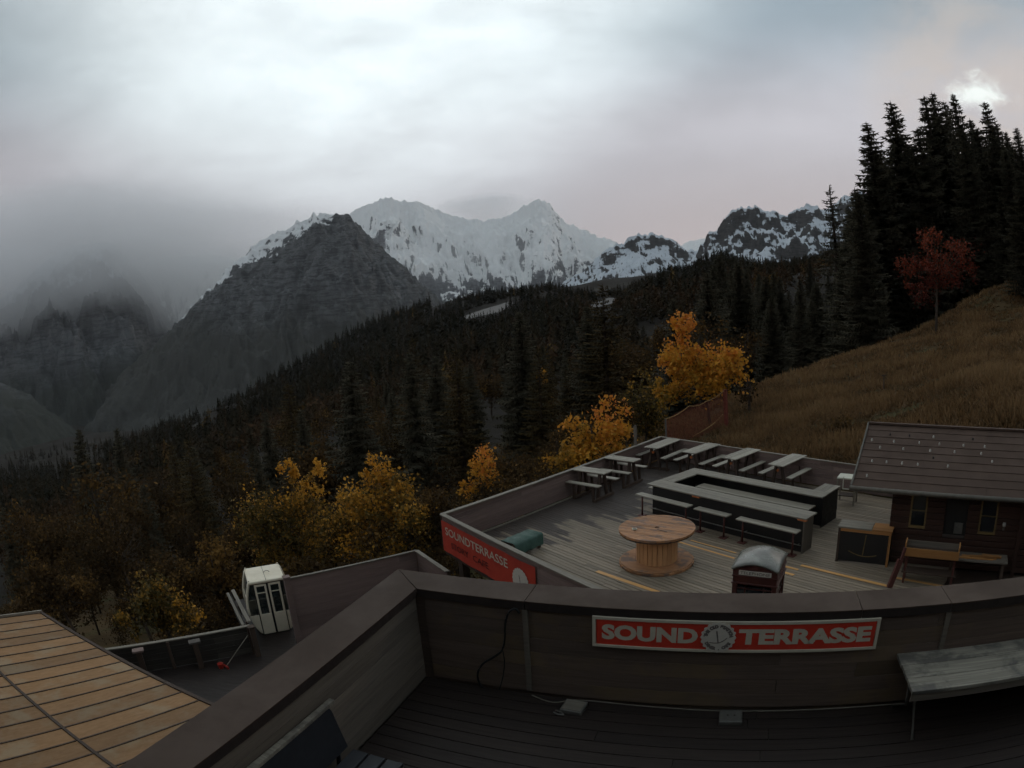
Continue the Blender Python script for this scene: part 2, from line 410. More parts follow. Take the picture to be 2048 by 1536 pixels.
# ------------------------------------------------------------------ terrain
def ctrl(px, py, r):
    a, e = azel(px, py); return (a, r, e * r + CAM_Z)
def ctrlz(px, r, z):
    a, e = azel(px, 700); return (a, r, z)
CT = [ctrl(*q) for q in [
    (1370, 895, 31), (1480, 862, 34), (1600, 885, 29), (1715, 912, 26), (1900, 872, 24), (2048, 880, 22),
    (1480, 790, 47), (1560, 762, 48), (1640, 736, 50), (1760, 704, 52), (1870, 668, 55), (1960, 590, 75), (2048, 556, 88),
    (1600, 805, 38), (1800, 765, 38), (1950, 700, 42), (2048, 650, 50),
    (1480, 812, 75), (1640, 752, 82), (1760, 715, 88), (1870, 668, 92),
    (1500, 548, 450), (1650, 535, 300), (1760, 500, 250), (1900, 460, 220), (2048, 440, 220),
    (1000, 592, 1000), (1000, 700, 420), (1000, 850, 140), (1000, 950, 62), (850, 618, 1050),
    (700, 678, 900), (700, 800, 350), (700, 960, 100), (700, 1120, 42),
    (450, 830, 600), (450, 960, 190), (450, 1120, 60), (150, 1040, 300), (150, 1160, 90), (0, 1070, 300), (0, 1190, 80),
    (1300, 552, 700), (1300, 700, 260), (1300, 830, 80), (1150, 578, 900), (1440, 525, 520),
    (150, 950, 700), (150, 880, 1400), (0, 905, 1500), (300, 868, 1300), (450, 850, 1200), (-150, 900, 1400), (600, 800, 1300),
    (0, 835, 2600), (300, 850, 2600), (600, 850, 2600),
    (1000, 660, 1700), (1300, 640, 1300), (1600, 600, 900), (1900, 500, 600), (1000, 700, 2600), (1400, 680, 2600), (1800, 620, 2600), (2100, 560, 2600),
]] + [ctrlz(*q) for q in [
    (100, 20, -6.5), (500, 21, -6), (900, 22, -5), (1150, 30, -3.6), (1250, 33, -2.2), (100, 10, -5), (900, 10, -4.5), (1500, 12, -1.5), (2048, 12, -0.8),
    (1500, 20, -0.9), (1800, 18, -0.7), (2300, 20, 0.5), (2300, 60, 8), (-300, 20, -7), (-300, 100, -45),
    (1100, 5, -3), (100, 5, -4), (2300, 5, -1), (1340, 33, -0.5)]]
CT = np.array(CT)
def feat(az, r): return np.stack([np.radians(az) * 2.2, np.log(r)], -1)
_X = feat(CT[:, 0], CT[:, 1]); _Y = (CT[:, 2] - CAM_Z) / CT[:, 1]
def _phi(D): return np.sqrt(D * D + 0.02)
_K = _phi(np.linalg.norm(_X[:, None] - _X[None], axis=-1))
_n = len(_X); _P = np.concatenate([np.ones((_n, 1)), _X], 1)
_A = np.block([[_K + np.eye(_n) * 2e-4, _P], [_P.T, np.zeros((3, 3))]])
_W = np.linalg.solve(_A, np.concatenate([_Y, np.zeros(3)]))
def ground(az, r):
    """height of the ground at an azimuth (degrees) and distance from the camera"""
    az, r = np.asarray(az, float), np.asarray(r, float)
    sh = az.shape; q = feat(az.ravel(), r.ravel())
    z = np.empty(len(q))
    for i in range(0, len(q), 20000):
        k = q[i:i + 20000]
        z[i:i + 20000] = _phi(np.linalg.norm(k[:, None] - _X[None], axis=-1)) @ _W[:_n] + _W[_n] + k @ _W[_n + 1:]
    z = z.reshape(sh) * r + CAM_Z
    x, y = r * np.sin(np.radians(az)), r * np.cos(np.radians(az))
    uu = x * math.cos(R(-55)) + y * math.sin(R(-55)); vv = -x * math.sin(R(-55)) + y * math.cos(R(-55))
    under = (vv > 5) & (vv < 21.7) & (uu > -20) & (r < 31)
    z = np.where(under, np.minimum(z, -0.45), z)                       # cut for the terrace
    amp = np.clip((r - 24) / 40, 0, 1)
    return z + amp * (0.9 * fbm(x / 22, y / 22, 4) + np.clip(r / 400, 0, 1) * 14 * fbm(x / 260, y / 260, 4))
def ground_xy(x, y): return float(ground(math.degrees(math.atan2(x, y)), math.hypot(x, y)))

def polar_mesh(name, az, r, mat, zf):
    A, Rr = np.meshgrid(az, r, indexing='ij')
    Z = zf(A, Rr)
    V = np.stack([Rr * np.sin(np.radians(A)), Rr * np.cos(np.radians(A)), Z], -1).reshape(-1, 3)
    n, m = A.shape
    i = np.arange((n - 1) * (m - 1)); a = i // (m - 1) * m + i % (m - 1)
    return fast_mesh(name, V, np.stack([a, a + 1, a + m + 1, a + m], 1)[:, ::-1], mat, True)

def seen_at(px, py, r0=350, r1=1100):
    """where the sight line through a pixel meets the ground"""
    a, e = azel(px, py); rr = np.linspace(r0, r1, 300)
    zz = ground(np.full(300, a), rr); k = int(np.argmin(np.abs((zz - CAM_Z) / rr - e)))
    return np.array([rr[k] * math.sin(R(a)), rr[k] * math.cos(R(a)), zz[k]])
CLEAR = [(seen_at(974, 622), 30), (seen_at(1203, 608), 12)]
def ground_mat():
    m, t, b = principled('hillside_ground', 0.95, 0.1)
    p = t.new('ShaderNodeNewGeometry').outputs['Position']
    n1 = t.noise(p, 0.12, 6, 0.6, 0.3); n2 = t.noise(p, 1.7, 6, 0.7); n3 = t.noise(t.scale(p, (1, 1, 0.3)), 0.035, 5, 0.6)
    c = t.mix(t.ramp(n1, 0.35, 0.65), C4((0.095, 0.060, 0.027)), C4((0.07, 0.047, 0.021)))
    c = t.mix(t.math('MULTIPLY', t.ramp(n2, 0.35, 0.75), 0.6), c, C4((0.055, 0.038, 0.022)))
    c = t.mix(t.math('MULTIPLY', t.ramp(t.noise(p, 0.3, 5, 0.65, 0.6), 0.5, 0.62), 0.7), c, C4((0.055, 0.052, 0.02)))
    c = t.mix(t.math('MULTIPLY', t.ramp(n3, 0.55, 0.7), 0.5), c, C4((0.04, 0.037, 0.02)))
    ln = t.vmath('LENGTH', t.vmath('MULTIPLY', p, (1, 1, 0)))
    fl = t.mix(t.ramp(t.noise(p, 0.02, 5, 0.65), 0.56, 0.66), C4((0.017, 0.013, 0.009)), C4((0.034, 0.03, 0.023)))
    for cc, rad in CLEAR:      # clearings with dead grass and old snow
        dd = t.vmath('LENGTH', t.vmath('MULTIPLY', t.vmath('SUBTRACT', p, tuple(cc)), (1, 1, 0)))
        dd = t.math('ADD', dd, t.math('MULTIPLY', t.math('SUBTRACT', t.noise(p, 0.06, 4), 0.5), 24))
        fl = t.mix(t.ramp(dd, rad * 0.85, rad * 1.1, 0.8, 0), fl, C4((0.22, 0.20, 0.185)))
    c = t.mix(t.ramp(ln, 60, 110), c, fl)
    t.l.new(c, b.inputs['Base Color'])
    bump(t, b, n2, 0.6, 0.15)
    return m
az_l = np.linspace(-80, 80, 380); r_l = np.exp(np.linspace(math.log(4), math.log(2600), 280))
tag(link('hillside', polar_mesh('hillside', az_l, r_l, ground_mat(), ground)), 'wooded and grassy mountain slope falling to the valley', kind='structure')

def behind(A, Rr):  # unseen rising ground, added to block sky light from below the horizon
    t_ = (A - 80) / 200.0
    e0, e1 = ground(np.full_like(A, 80.0), Rr), ground(np.full_like(A, -80.0), Rr)
    return e0 * (1 - t_) + e1 * t_ + np.sin(np.pi * np.clip(t_, 0, 1)) * 0.22 * np.clip(Rr - 8, 0, 900)
tag(link('unseen_upper_slope', polar_mesh('unseen_upper_slope', np.linspace(80, 280, 90), np.exp(np.linspace(math.log(4), math.log(2600), 60)), bpy.data.materials['hillside_ground'], behind)), 'unseen grassy slope added behind the station to block low sky light', kind='structure')

# ------------------------------------------------------------------ mountains
def rock_mat(name, rock, rock2, snow_z, snow_w, patch, low=None, low_z=0.0, snow=(0.62, 0.65, 0.68), steep=0.9, tilt=None, n_ref=0.72, rag=2.0, fine=1.0):
    """rock with snow above a height; the snow lies in patches on the gentler faces"""
    m, t, b = principled(name, 0.9, 0.1)
    g = t.new('ShaderNodeNewGeometry'); p = g.outputs['Position']
    s = t.new('ShaderNodeSeparateXYZ'); t.put(s.inputs[0], p)
    ns = t.new('ShaderNodeSeparateXYZ'); t.put(ns.inputs[0], g.outputs['Normal'])
    n1 = t.noise(t.scale(p, (1, 1, 0.7)), 0.013 * fine, 9, 0.72, 0.4); n2 = t.noise(t.scale(p, (1, 1, 1.6)), 0.0035, 7, 0.62, 0.4)
    n3 = t.noise(t.scale(p, (1, 1, 5)), 0.008 * fine, 7, 0.68, 0.3)
    c = t.mix(t.ramp(n1, 0.35, 0.65), C4(rock), C4(rock2))
    band = t.noise(t.scale(p, (1, 1, 7)), 0.011 * fine, 6, 0.7, 0.5)           # ledges and gullies
    c = t.mix(t.math('MULTIPLY', t.ramp(band, 0.46, 0.60), 0.65), c, C4(tuple(0.35 * v for v in rock2)))
    c = t.mix(t.math('MULTIPLY', t.ramp(t.noise(t.scale(p, (1, 1, 0.25)), 0.02 * fine, 5, 0.65, 0.3), 0.58, 0.7), 0.5), c, C4(tuple(1.7 * v for v in rock)))
    if low: c = t.mix(t.ramp(t.math('ADD', s.outputs[2], t.math('MULTIPLY', t.math('SUBTRACT', n2, 0.5), 300)), low_z - 90, low_z + 90, 1, 0), c, C4(low))
    h = t.math('ADD', s.outputs[2], t.math('MULTIPLY', t.math('SUBTRACT', t.math('ADD', t.math('MULTIPLY', n2, 0.5), t.math('MULTIPLY', n1, 0.5)), 0.5), snow_w * rag))
    if tilt:                                         # the windward side holds snow lower down
        h = t.math('SUBTRACT', h, t.math('MULTIPLY', t.math('MINIMUM', t.math('SUBTRACT', s.outputs[0], tilt[0]), 0.0), tilt[1]))
        h = t.math('SUBTRACT', h, t.math('MULTIPLY', t.math('MAXIMUM', t.math('SUBTRACT', s.outputs[0], tilt[0]), 0.0), tilt[2]))
    cover = t.ramp(h, snow_z - snow_w, snow_z + snow_w)
    brk = t.math('ADD', t.math('MULTIPLY', n1, 0.55), t.math('ADD', t.math('MULTIPLY', n3, 0.45), t.math('MULTIPLY', t.math('SUBTRACT', ns.outputs[2], n_ref), steep)))
    k = t.math('SUBTRACT', brk, t.math('SUBTRACT', 1.0, t.math('MULTIPLY', cover, patch)))
    f = t.ramp(k, -0.05, 0.07)
    t.l.new(t.mix(f, c, C4(snow)), b.inputs['Base Color'])
    bump(t, b, n1, 1.0, 16.0)
    return m
def mountain(name, label, prof, r0, front, back, z_foot, mat, wob=0.0, gully=60.0, crag=18.0, n_az=420, n_r=150, shape=1.15, seed=0.0, spur=0.0, cliff=0.0):
    pa = np.array([azel(*q) for q in prof]); o = np.argsort(pa[:, 0]); pa = pa[o]
    az = np.linspace(pa[0, 0], pa[-1, 0], n_az)
    def zf(A, Rr):
        tn = np.interp(A, pa[:, 0], pa[:, 1])
        xa = np.radians(A) * r0
        rr = r0 + wob * fbm(xa / 900 + seed, xa * 0 + seed, 3)
        top = tn * rr + CAM_Z
        s = np.where(Rr < rr, (rr - Rr) / front, (Rr - rr) / back)
        wx = 0.7 * fbm(xa / 700 + seed, Rr / 700, 4); wy = 0.7 * fbm(xa / 700 - seed, Rr / 700 + 5, 4)
        rib = fbm(xa / 480 + seed * 3 + wx, Rr / 900 + seed + wy, 6, 0.52, True)
        s2 = np.clip(s - spur * rib * np.clip(s * 2.5, 0, 1), 0, 1.3)
        if cliff: s2 = s2 + cliff * (1 - np.exp(-s2 * 14)) * (1 - s2).clip(0, 1) * (0.6 + 0.8 * fbm(xa / 250 + seed, Rr / 400, 4))
        z = z_foot + (top - z_foot) * np.clip(1 - s2, 0, 1) ** shape
        z = z + gully * rib * np.clip(s * 6, 0, 1) * np.clip(1.25 - s, 0.1, 1)
        cr = fbm(xa / 80 + seed, Rr / 80, 5, 0.55, True)
        return z + crag * (cr - 0.1) * np.clip(1.1 - s, 0.25, 1)
    rl = np.concatenate([np.linspace(r0 - front * 1.05, r0 + wob * 0.4, int(n_r * 0.85)), np.linspace(r0 + wob * 0.4, r0 + back, int(n_r * 0.2))[1:]])
    return tag(link(name, polar_mesh(name, az, rl, mat, zf)), label, kind='structure')

M_m1 = rock_mat('dark_rock', (0.15, 0.148, 0.147), (0.066, 0.065, 0.065), 385, 80, 0.70, (0.062, 0.060, 0.052), 60, (0.8, 0.79, 0.77), steep=0.7, tilt=(-820, 0.50, 1.2), rag=6.0, fine=1.5)
M_m2 = rock_mat('snowy_rock', (0.19, 0.19, 0.195), (0.11, 0.11, 0.115), 120, 300, 0.80, (0.10, 0.10, 0.085), 60, (0.80, 0.79, 0.765), steep=1.0, n_ref=0.71, fine=1.6)
M_m3 = rock_mat('patchy_snow_rock', (0.075, 0.068, 0.062), (0.036, 0.033, 0.032), 60, 120, 0.56, (0.03, 0.03, 0.026), 0, steep=1.1, n_ref=0.74, fine=2.2)
M_m4 = rock_mat('valley_rock', (0.13, 0.13, 0.13), (0.068, 0.069, 0.07), 280, 140, 0.52, (0.036, 0.038, 0.031), -60, steep=0.7)
mountain('mountain', 'dark pyramid-shaped peak with snow on its left shoulder',
         [(60, 940), (150, 850), (230, 765), (300, 705), (350, 655), (400, 605), (440, 560), (470, 528), (500, 500), (540, 478), (580, 458), (610, 440), (638, 427), (660, 436), (690, 429), (705, 442),
          (730, 468), (760, 497), (800, 532), (840, 566), (880, 600), (940, 640), (1010, 700)], 2700, 1500, 900, -420, M_m1, 160, 62, 30, 460, 190, 1.12, 1.3, 0.10)
mountain('mountain', 'broad snow-covered massif with two hazy summits',
         [(560, 640), (640, 520), (690, 440), (705, 422), (740, 405), (780, 394), (800, 400), (850, 408), (890, 428), (930, 437), (970, 441), (1010, 434), (1035, 420), (1060, 404), (1080, 398), (1100, 408), (1120, 436), (1150, 452),
          (1190, 470), (1230, 484), (1290, 510), (1360, 540), (1440, 580)], 5600, 2900, 1200, -250, M_m2, 300, 80, 26, 420, 170, 1.75, 4.7, 0.10, 0.05)
mountain('mountain', 'low craggy hill streaked with snow between the massif and the ridge',
         [(1090, 600), (1130, 565), (1170, 540), (1200, 512), (1230, 487), (1255, 478), (1275, 470), (1300, 468), (1320, 472), (1345, 476), (1362, 488), (1375, 500), (1400, 505), (1430, 520), (1480, 540)], 3300, 1300, 600, -150, M_m3, 120, 40, 20, 260, 120, 1.3, 8.1, 0.12, 0.22)
mountain('mountain', 'distant white snow field in the gap beside the craggy ridge',
         [(1330, 520), (1360, 492), (1380, 481), (1410, 476), (1450, 478), (1520, 520)], 7000, 1200, 700, 200, M_m2, 60, 30, 10, 100, 50, 1.2, 2.2)
mountain('mountain', 'craggy ridge with snow patches and a flat rocky top',
         [(1330, 560), (1370, 530), (1400, 495), (1415, 470), (1440, 450), (1455, 430), (1475, 417), (1500, 415), (1530, 419), (1560, 423), (1585, 418), (1600, 413), (1625, 411), (1650, 420), (1690, 392), (1720, 385), (1780, 400), (1900, 440)], 2800, 1200, 600, -100, M_m3, 140, 42, 22, 360, 150, 1.3, 12.4, 0.12, 0.25)
mountain('mountain', 'steep grey mountain vanishing into low cloud above the valley',
         [(-330, 700), (-200, 640), (-60, 610), (0, 600), (40, 570), (90, 525), (150, 492), (220, 485), (260, 520), (300, 575), (340, 640), (380, 690), (450, 760)], 3900, 2000, 1000, -560, M_m4, 200, 75, 26, 380, 150, 1.15, 20.2, 0.12)
mountain('mountain', 'snowy slope with gullies behind the grey valley mountain',
         [(130, 620), (200, 565), (260, 530), (330, 515), (420, 510), (500, 520), (580, 540)], 5200, 2600, 900, -450, M_m2, 150, 80, 20, 220, 110, 1.3, 25.0, 0.15)
mountain('mountain', 'dark wooded spur at the foot of the valley',
         [(-330, 740), (-150, 745), (0, 768), (60, 790), (120, 838), (180, 890), (260, 950)], 1900, 1000, 500, -470, M_m4, 100, 40, 14, 140, 90, 1.1, 31.0, 0.1)

# ------------------------------------------------------------------ text
def text_geo(s, size=1.0, bold=0.0, spacing=1.0, align='CENTER'):
    c = bpy.data.curves.new('tmp', 'FONT'); c.body = s; c.size = size; c.offset = bold; c.space_character = spacing
    c.align_x = align; c.align_y = 'CENTER'; c.extrude = 0.0; c.resolution_u = 3
    o = bpy.data.objects.new('tmp', c); col.objects.link(o)
    dg = bpy.context.evaluated_depsgraph_get(); me = o.evaluated_get(dg).to_mesh()
    V = [v.co.copy() for v in me.vertices]; Fc = [tuple(p.vertices) for p in me.polygons]
    o.evaluated_get(dg).to_mesh_clear(); bpy.data.objects.remove(o); bpy.data.curves.remove(c)
    return V, Fc
def fit_text(mb, s, x0, x1, z, height, y, bold=0.0, spacing=1.0):
    """letters standing in the x-z plane, squeezed to a width and a height"""
    V, Fc = text_geo(s, 1.0, bold, spacing)
    lo = [min(v[k] for v in V) for k in (0, 1)]; hi = [max(v[k] for v in V) for k in (0, 1)]
    kx = (x1 - x0) / (hi[0] - lo[0]); kz = height / (hi[1] - lo[1])
    mb.add([(x0 + (v.x - lo[0]) * kx, y, z + (v.y - lo[1]) * kz) for v in V], Fc)
def arc_text(mb, s, cx, cz, rad, a0, a1, size, y, flip=False):
    n = len(s)
    for i, ch in enumerate(s):
        if ch == ' ': continue
        a = R(a0 + (a1 - a0) * i / (n - 1))
        V, Fc = text_geo(ch, size, 0.004)
        rot = a - math.pi / 2 if not flip else a + math.pi / 2
        ca, sa = math.cos(rot), math.sin(rot)
        mb.add([(cx + rad * math.cos(a) + v.x * ca - v.y * sa, y, cz + rad * math.sin(a) + v.x * sa + v.y * ca) for v in V], Fc)
def badge(parent, cx, cz, rad, y, small=True):
    """scalloped disc with a mast and a boat-like arc"""
    n = 120
    ring = [(cx + rad * (1 + 0.045 * math.cos(20 * 2 * math.pi * k / n)) * math.cos(2 * math.pi * k / n),
             cz + rad * (1 + 0.045 * math.cos(20 * 2 * math.pi * k / n)) * math.sin(2 * math.pi * k / n)) for k in range(n)]
    mb = MB(); V = [(x, y, z) for x, z in ring] + [(x, y + 0.006, z) for x, z in ring]
    mb.add(V, [tuple(range(n))] + [(i, n + i, n + (i + 1) % n, (i + 1) % n) for i in range(n)])
    disc = mb.build('badge', M_disc, parent)
    ink = MB()
    w = rad * 0.05
    top, bot = (cx - rad * 0.12, cz + rad * 0.45), (cx + rad * 0.02, cz - rad * 0.38)
    ink.bar((top[0], y - 0.002, top[1]), (bot[0], y - 0.002, bot[1]), 0.002, w * 1.6, (1, 0, 0))
    arc = [(cx + rad * (-0.5 + 1.0 * k / 8), cz - rad * (0.36 - 0.30 * ((k - 3.2) / 4.5) ** 2 * (1 if k > 3 else 0.25))) for k in range(9)]
    for p, q in zip(arc, arc[1:]): ink.bar((p[0], y - 0.0022, p[1]), (q[0], y - 0.0022, q[1]), 0.002, w, (0, 0, 1))
    if small:
        arc_text(ink, 'THE OLD STATION', cx, cz, rad * 0.74, 168, 12, rad * 0.27, y - 0.002)
        arc_text(ink, 'DINER . CAFE', cx, cz, rad * 0.76, 212, 328, rad * 0.25, y - 0.002, True)
    ink.build('emblem', M_faded, disc)
    return disc

# ------------------------------------------------------------------ upper terrace in front of the camera (frame a along the wall, b outwards)
TA = R(-20.0)
da, db = Vector((math.cos(TA), math.sin(TA), 0)), Vector((-math.sin(TA), math.cos(TA), 0))
def tp(a, b_, z): return da * a + db * b_ + Vector((0, 0, z))
FZ, CZ = 3.6, 4.6                                   # floor and cap heights
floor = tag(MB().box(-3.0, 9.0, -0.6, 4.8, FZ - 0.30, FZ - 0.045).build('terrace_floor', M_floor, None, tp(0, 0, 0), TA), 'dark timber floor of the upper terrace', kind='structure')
k = 0
bb = -0.55
while bb < 4.5:
    x = -2.7; first = random.uniform(1.5, 3.5)
    while x < 8.9:
        ln = min(first if x == -2.7 else 4.0, 8.9 - x)
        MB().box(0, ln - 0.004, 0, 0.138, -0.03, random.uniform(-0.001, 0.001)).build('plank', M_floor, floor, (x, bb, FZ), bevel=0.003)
        x += ln
    bb += 0.145

pw = thing('parapet_wall', tp(0, 4.54, FZ), TA, 'long brown boarded parapet below a wide sheet-metal cap, carrying the red sign', 'wall')
MB().box(-2.99, 8.9, 0.03, 0.27, -0.3, 0.93).build('core', M_wall, pw)
for i in range(6):                                  # horizontal boards on the terrace side
    z0 = 0.012 + i * 0.153
    x = -2.64
    while x < 8.9:
        ln = min(random.choice((3.2, 3.9, 4.6)), 8.9 - x)
        MB().box(0, ln - 0.003, 0, 0.028, 0, 0.149).build('board', M_wall, pw, (x, random.uniform(-0.002, 0.002), z0), bevel=0.003)
        x += ln
for i in range(4):
    MB().box(-2.98, 8.9, 0.272, 0.298, 0, 0.22).build('board', M_wall, pw, (0, 0, -0.02 + i * 0.226), bevel=0.003)
NEAR, FAR = 4.515 - 4.54, 4.875 - 4.54
js = [-2.69, -1.65, 1.21, 2.05, 4.9, 8.9]
for i in range(5):                                  # cap sheets with open joints
    a0, a1 = js[i] + 0.003, js[i + 1] - 0.003
    m = MB()
    tilt = 0.0
    pts = [(a0 if i else -2.69 + 0.004, NEAR), (a1, NEAR), (a1, FAR), (a0 if i else -3.085 + 0.004, FAR)]
    m.prism(pts, CZ - FZ - 0.012, CZ - FZ)
    cs = m.build('cap_sheet', M_cap, pw, (0, 0, random.uniform(-0.0015, 0.0015)), bevel=0.002)
    MB().box(a0, a1, NEAR + 0.002, NEAR + 0.012, CZ - FZ - 0.085, CZ - FZ - 0.0125).build('drip_edge', M_fascia, cs)
for a in (-1.65, 2.05):
    MB().box(a - 0.028, a + 0.022, -0.022, -0.003, 0.03, 0.91).build('cover_strip', M_wallg, pw, bevel=0.003)

lw = thing('parapet_wall', tp(-2.715, 2.0, FZ), TA, 'grey boarded side parapet with a sheet-metal cap running towards the corner', 'wall')
MB().box(-0.30, -0.03, -2.6, 2.75, -0.3, 0.93).build('core', M_wallg, lw)
for i in range(6):
    MB().box(-2.6, 2.52, 0, 0.028, 0, 0.149).build('board', M_wallg, lw, (0, 0, 0.012 + i * 0.153), R(90), bevel=0.003)
IN, OUT = 0.025, -0.375
m = MB().prism([(IN, -2.6), (IN, 2.505), (OUT + 0.005, 2.875), (OUT, -2.6)], CZ - FZ - 0.012, CZ - FZ)
cs = m.build('cap_sheet', M_cap, lw, (0, 0, 0.001), bevel=0.002)
MB().box(IN - 0.012, IN - 0.002, -2.6, 2.5, CZ - FZ - 0.085, CZ - FZ - 0.0125).build('drip_edge', M_fascia, cs)
MB().box(OUT + 0.002, OUT + 0.012, -2.6, 2.86, CZ - FZ - 0.085, CZ - FZ - 0.0125).build('drip_edge', M_fascia, cs)

sg = thing('sign', tp(0, 4.54, 0), TA, 'long red sign with cream frame and lettering on the brown parapet', 'sign')
MB().box(-1.02, 1.36, -0.032, -0.006, 4.245, 4.495).build('board', M_red, sg)
for x0, x1, z0, z1 in ((-1.055, 1.392, 4.493, 4.520), (-1.055, 1.392, 4.220, 4.247), (-1.055, -1.026, 4.2475, 4.4925), (1.363, 1.392, 4.2475, 4.4925)):
    MB().box(x0, x1, -0.040, -0.006, z0, z1).build('frame_strip', M_cream, sg, bevel=0.002)
for word, x0, x1 in (('SOUND', -0.975, -0.165), ('TERRASSE', 0.175, 1.325)):
    lt = MB(); fit_text(lt, word, x0, x1, 4.298, 0.152, -0.034, 0.05); lt.build('lettering', M_cream, sg)
badge(sg, 0.006, 4.370, 0.144, -0.044)

def cable(name, label, pts, rad, mat, n=6):
    # smooth the path a little
    P = [Vector(p) for p in pts]
    Q = []
    for i in range(len(P) - 1):
        p0, p1, p2, p3 = P[max(i - 1, 0)], P[i], P[i + 1], P[min(i + 2, len(P) - 1)]
        for k in range(5):
            u = k / 5
            Q.append(0.5 * ((2 * p1) + (-p0 + p2) * u + (2 * p0 - 5 * p1 + 4 * p2 - p3) * u * u + (-p0 + 3 * p1 - 3 * p2 + p3) * u ** 3))
    Q.append(P[-1])
    return tag(MB().tube(Q, rad, n).build(name, mat, smooth=True), label, 'cable')
cable('cable', 'thick black cable looping from the cover strip down the parapet', [tp(a, 4.49, z) for a, z in ((-1.69, 4.49), (-1.723, 4.53), (-1.787, 4.488), (-1.826, 4.373), (-1.843, 4.215), (-1.878, 4.078), (-1.963, 3.99), (-2.077, 3.895), (-2.141, 3.773), (-2.135, 3.66), (-2.1, 3.61))], 0.011, M_rubber)
cable('cable', 'thin black cable hanging straight below the black cable loop', [tp(a, 4.49, z) for a, z in ((-1.87, 4.07), (-1.864, 3.946), (-1.884, 3.804), (-1.911, 3.704), (-1.94, 3.612))], 0.006, M_rubber)
cable('cable', 'pale thin cord lying along the foot of the parapet', [tp(a, b_, FZ + 0.008) for a, b_ in ((-1.62, 4.49), (-1.4, 4.42), (-1.15, 4.505), (-0.5, 4.495), (0.1, 4.48), (0.8, 4.49), (1.5, 4.50), (1.9, 4.49))], 0.005, M_rail)
def floor_box(a, b_, rot, label, clip):
    t = thing('floor_box', tp(a, b_, FZ), TA + rot, label, 'box')
    MB().box(-0.1, 0.1, -0.09, 0.09, 0, 0.045).build('body', M_steel, t, bevel=0.008)
    MB().box(-0.088, 0.088, -0.078, 0.078, 0.0455, 0.052).build('lid', M_rail if clip else M_steel, t, bevel=0.003)
    if clip:
        MB().tube([(-0.14, -0.08, 0.01), (-0.12, -0.1, 0.03), (-0.07, -0.115, 0.03), (-0.04, -0.12, 0.012), (-0.1, -0.13, 0.012), (-0.15, -0.11, 0.012)], 0.008, 6).build('plug', M_steel, t, smooth=True)
    else:
        for x in (-0.03, 0.03): MB().tube([(x, 0, 0.0525), (x, 0, 0.056)], 0.009, 8).build('screw', M_ink, t)
    return t
floor_box(-1.19, 4.36, R(-6), 'pale floor box with a shiny plug beside it at the parapet foot', True)
floor_box(0.19, 4.36, R(1), 'grey floor box with two dark screws below the red sign', False)

# bench against the parapet
BZ = 4.15
bn = thing('bench', tp(1.62, 3.92, FZ), TA, 'worn pale timber bench top along the parapet on thin steel legs', 'bench')
for i in range(3):
    MB().box(0, 4.4, 0, 0.196, 0, 0.035).build('seat_board', M_bench, bn, (random.uniform(-0.006, 0.006), i * 0.2, BZ - FZ - 0.035), bevel=0.004)
MB().box(0.01, 4.4, 0.012, 0.03, BZ - FZ - 0.11, BZ - FZ - 0.036).build('apron', M_wallg, bn, bevel=0.003)
for x in (0.12, 2.2, 4.2):
    MB().tube([(x, 0.12, BZ - FZ - 0.04), (x + 0.06, 0.30, 0.2), (x + 0.04, 0.04, 0.0)], 0.014, 8).build('leg', M_steel, bn, smooth=True)
    MB().tube([(x, 0.46, BZ - FZ - 0.04), (x - 0.02, 0.30, 0.2), (x - 0.04, 0.56, 0.0)], 0.014, 8).build('leg', M_steel, bn, smooth=True)

# navy seat with a worn pale rail in the left corner
ch = thing('garden_seat', tp(-2.55, 2.45, FZ), TA, 'navy garden seat with a worn pale top rail beside the grey parapet', 'seat')
MB().bar((-0.13, -0.9, 0.70), (-0.11, 0.55, 0.70), 0.05, 0.035).build('top_rail', M_bench, ch, bevel=0.004)
def rounded_panel(w, h, rad, th):
    pts = []
    for cx, cy, a0 in ((w - rad, h - rad, 0), (rad, h - rad, 90), (0, 0, None), (w, 0, None)):
        if a0 is None: pts.append((cx, cy)); continue
        pts += [(cx + rad * math.cos(R(a0 + 15 * k)), cy + rad * math.sin(R(a0 + 15 * k))) for k in range(7)]
    return MB().prism(pts, 0, th)
o = rounded_panel(1.4, 0.42, 0.09, 0.03).build('backrest', M_navy, ch, bevel=0.004); o.location = (-0.05, -0.9, 0.29); o.rotation_euler = (R(90 - 12), 0, R(90))
for i in range(3):
    MB().box(0, 0.13, -0.88, 0.46, 0.0, 0.03).build('seat_slat', M_navy, ch, (0.06 + i * 0.15, 0, 0.30), bevel=0.005)
for y in (-0.8, 0.4):
    MB().tube([(-0.12, y, 0.66), (-0.05, y, 0.30), (-0.1, y, 0.0)], 0.018, 8).build('leg', M_navy, ch, smooth=True)
    MB().tube([(0.45, y, 0.30), (0.5, y, 0.0)], 0.018, 8).build('leg', M_navy, ch, smooth=True)

# the building that carries the terrace and the camera
tag(MB().box(-3.1, 9.0, -0.62, 4.78, -5, FZ - 0.31).build('building_base', M_render, None, (0, 0, 0), TA), 'dark rendered base below the upper terrace', kind='structure')
tag(MB().box(-13, 14, -1.4, -0.63, -5, 7.7).build('unseen_building_wall', M_render, None, (0, 0, 0), TA), 'unseen dark rendered wall behind the camera that shades the terrace', kind='structure')  # out of view; its height is set by how much it darkens the terrace

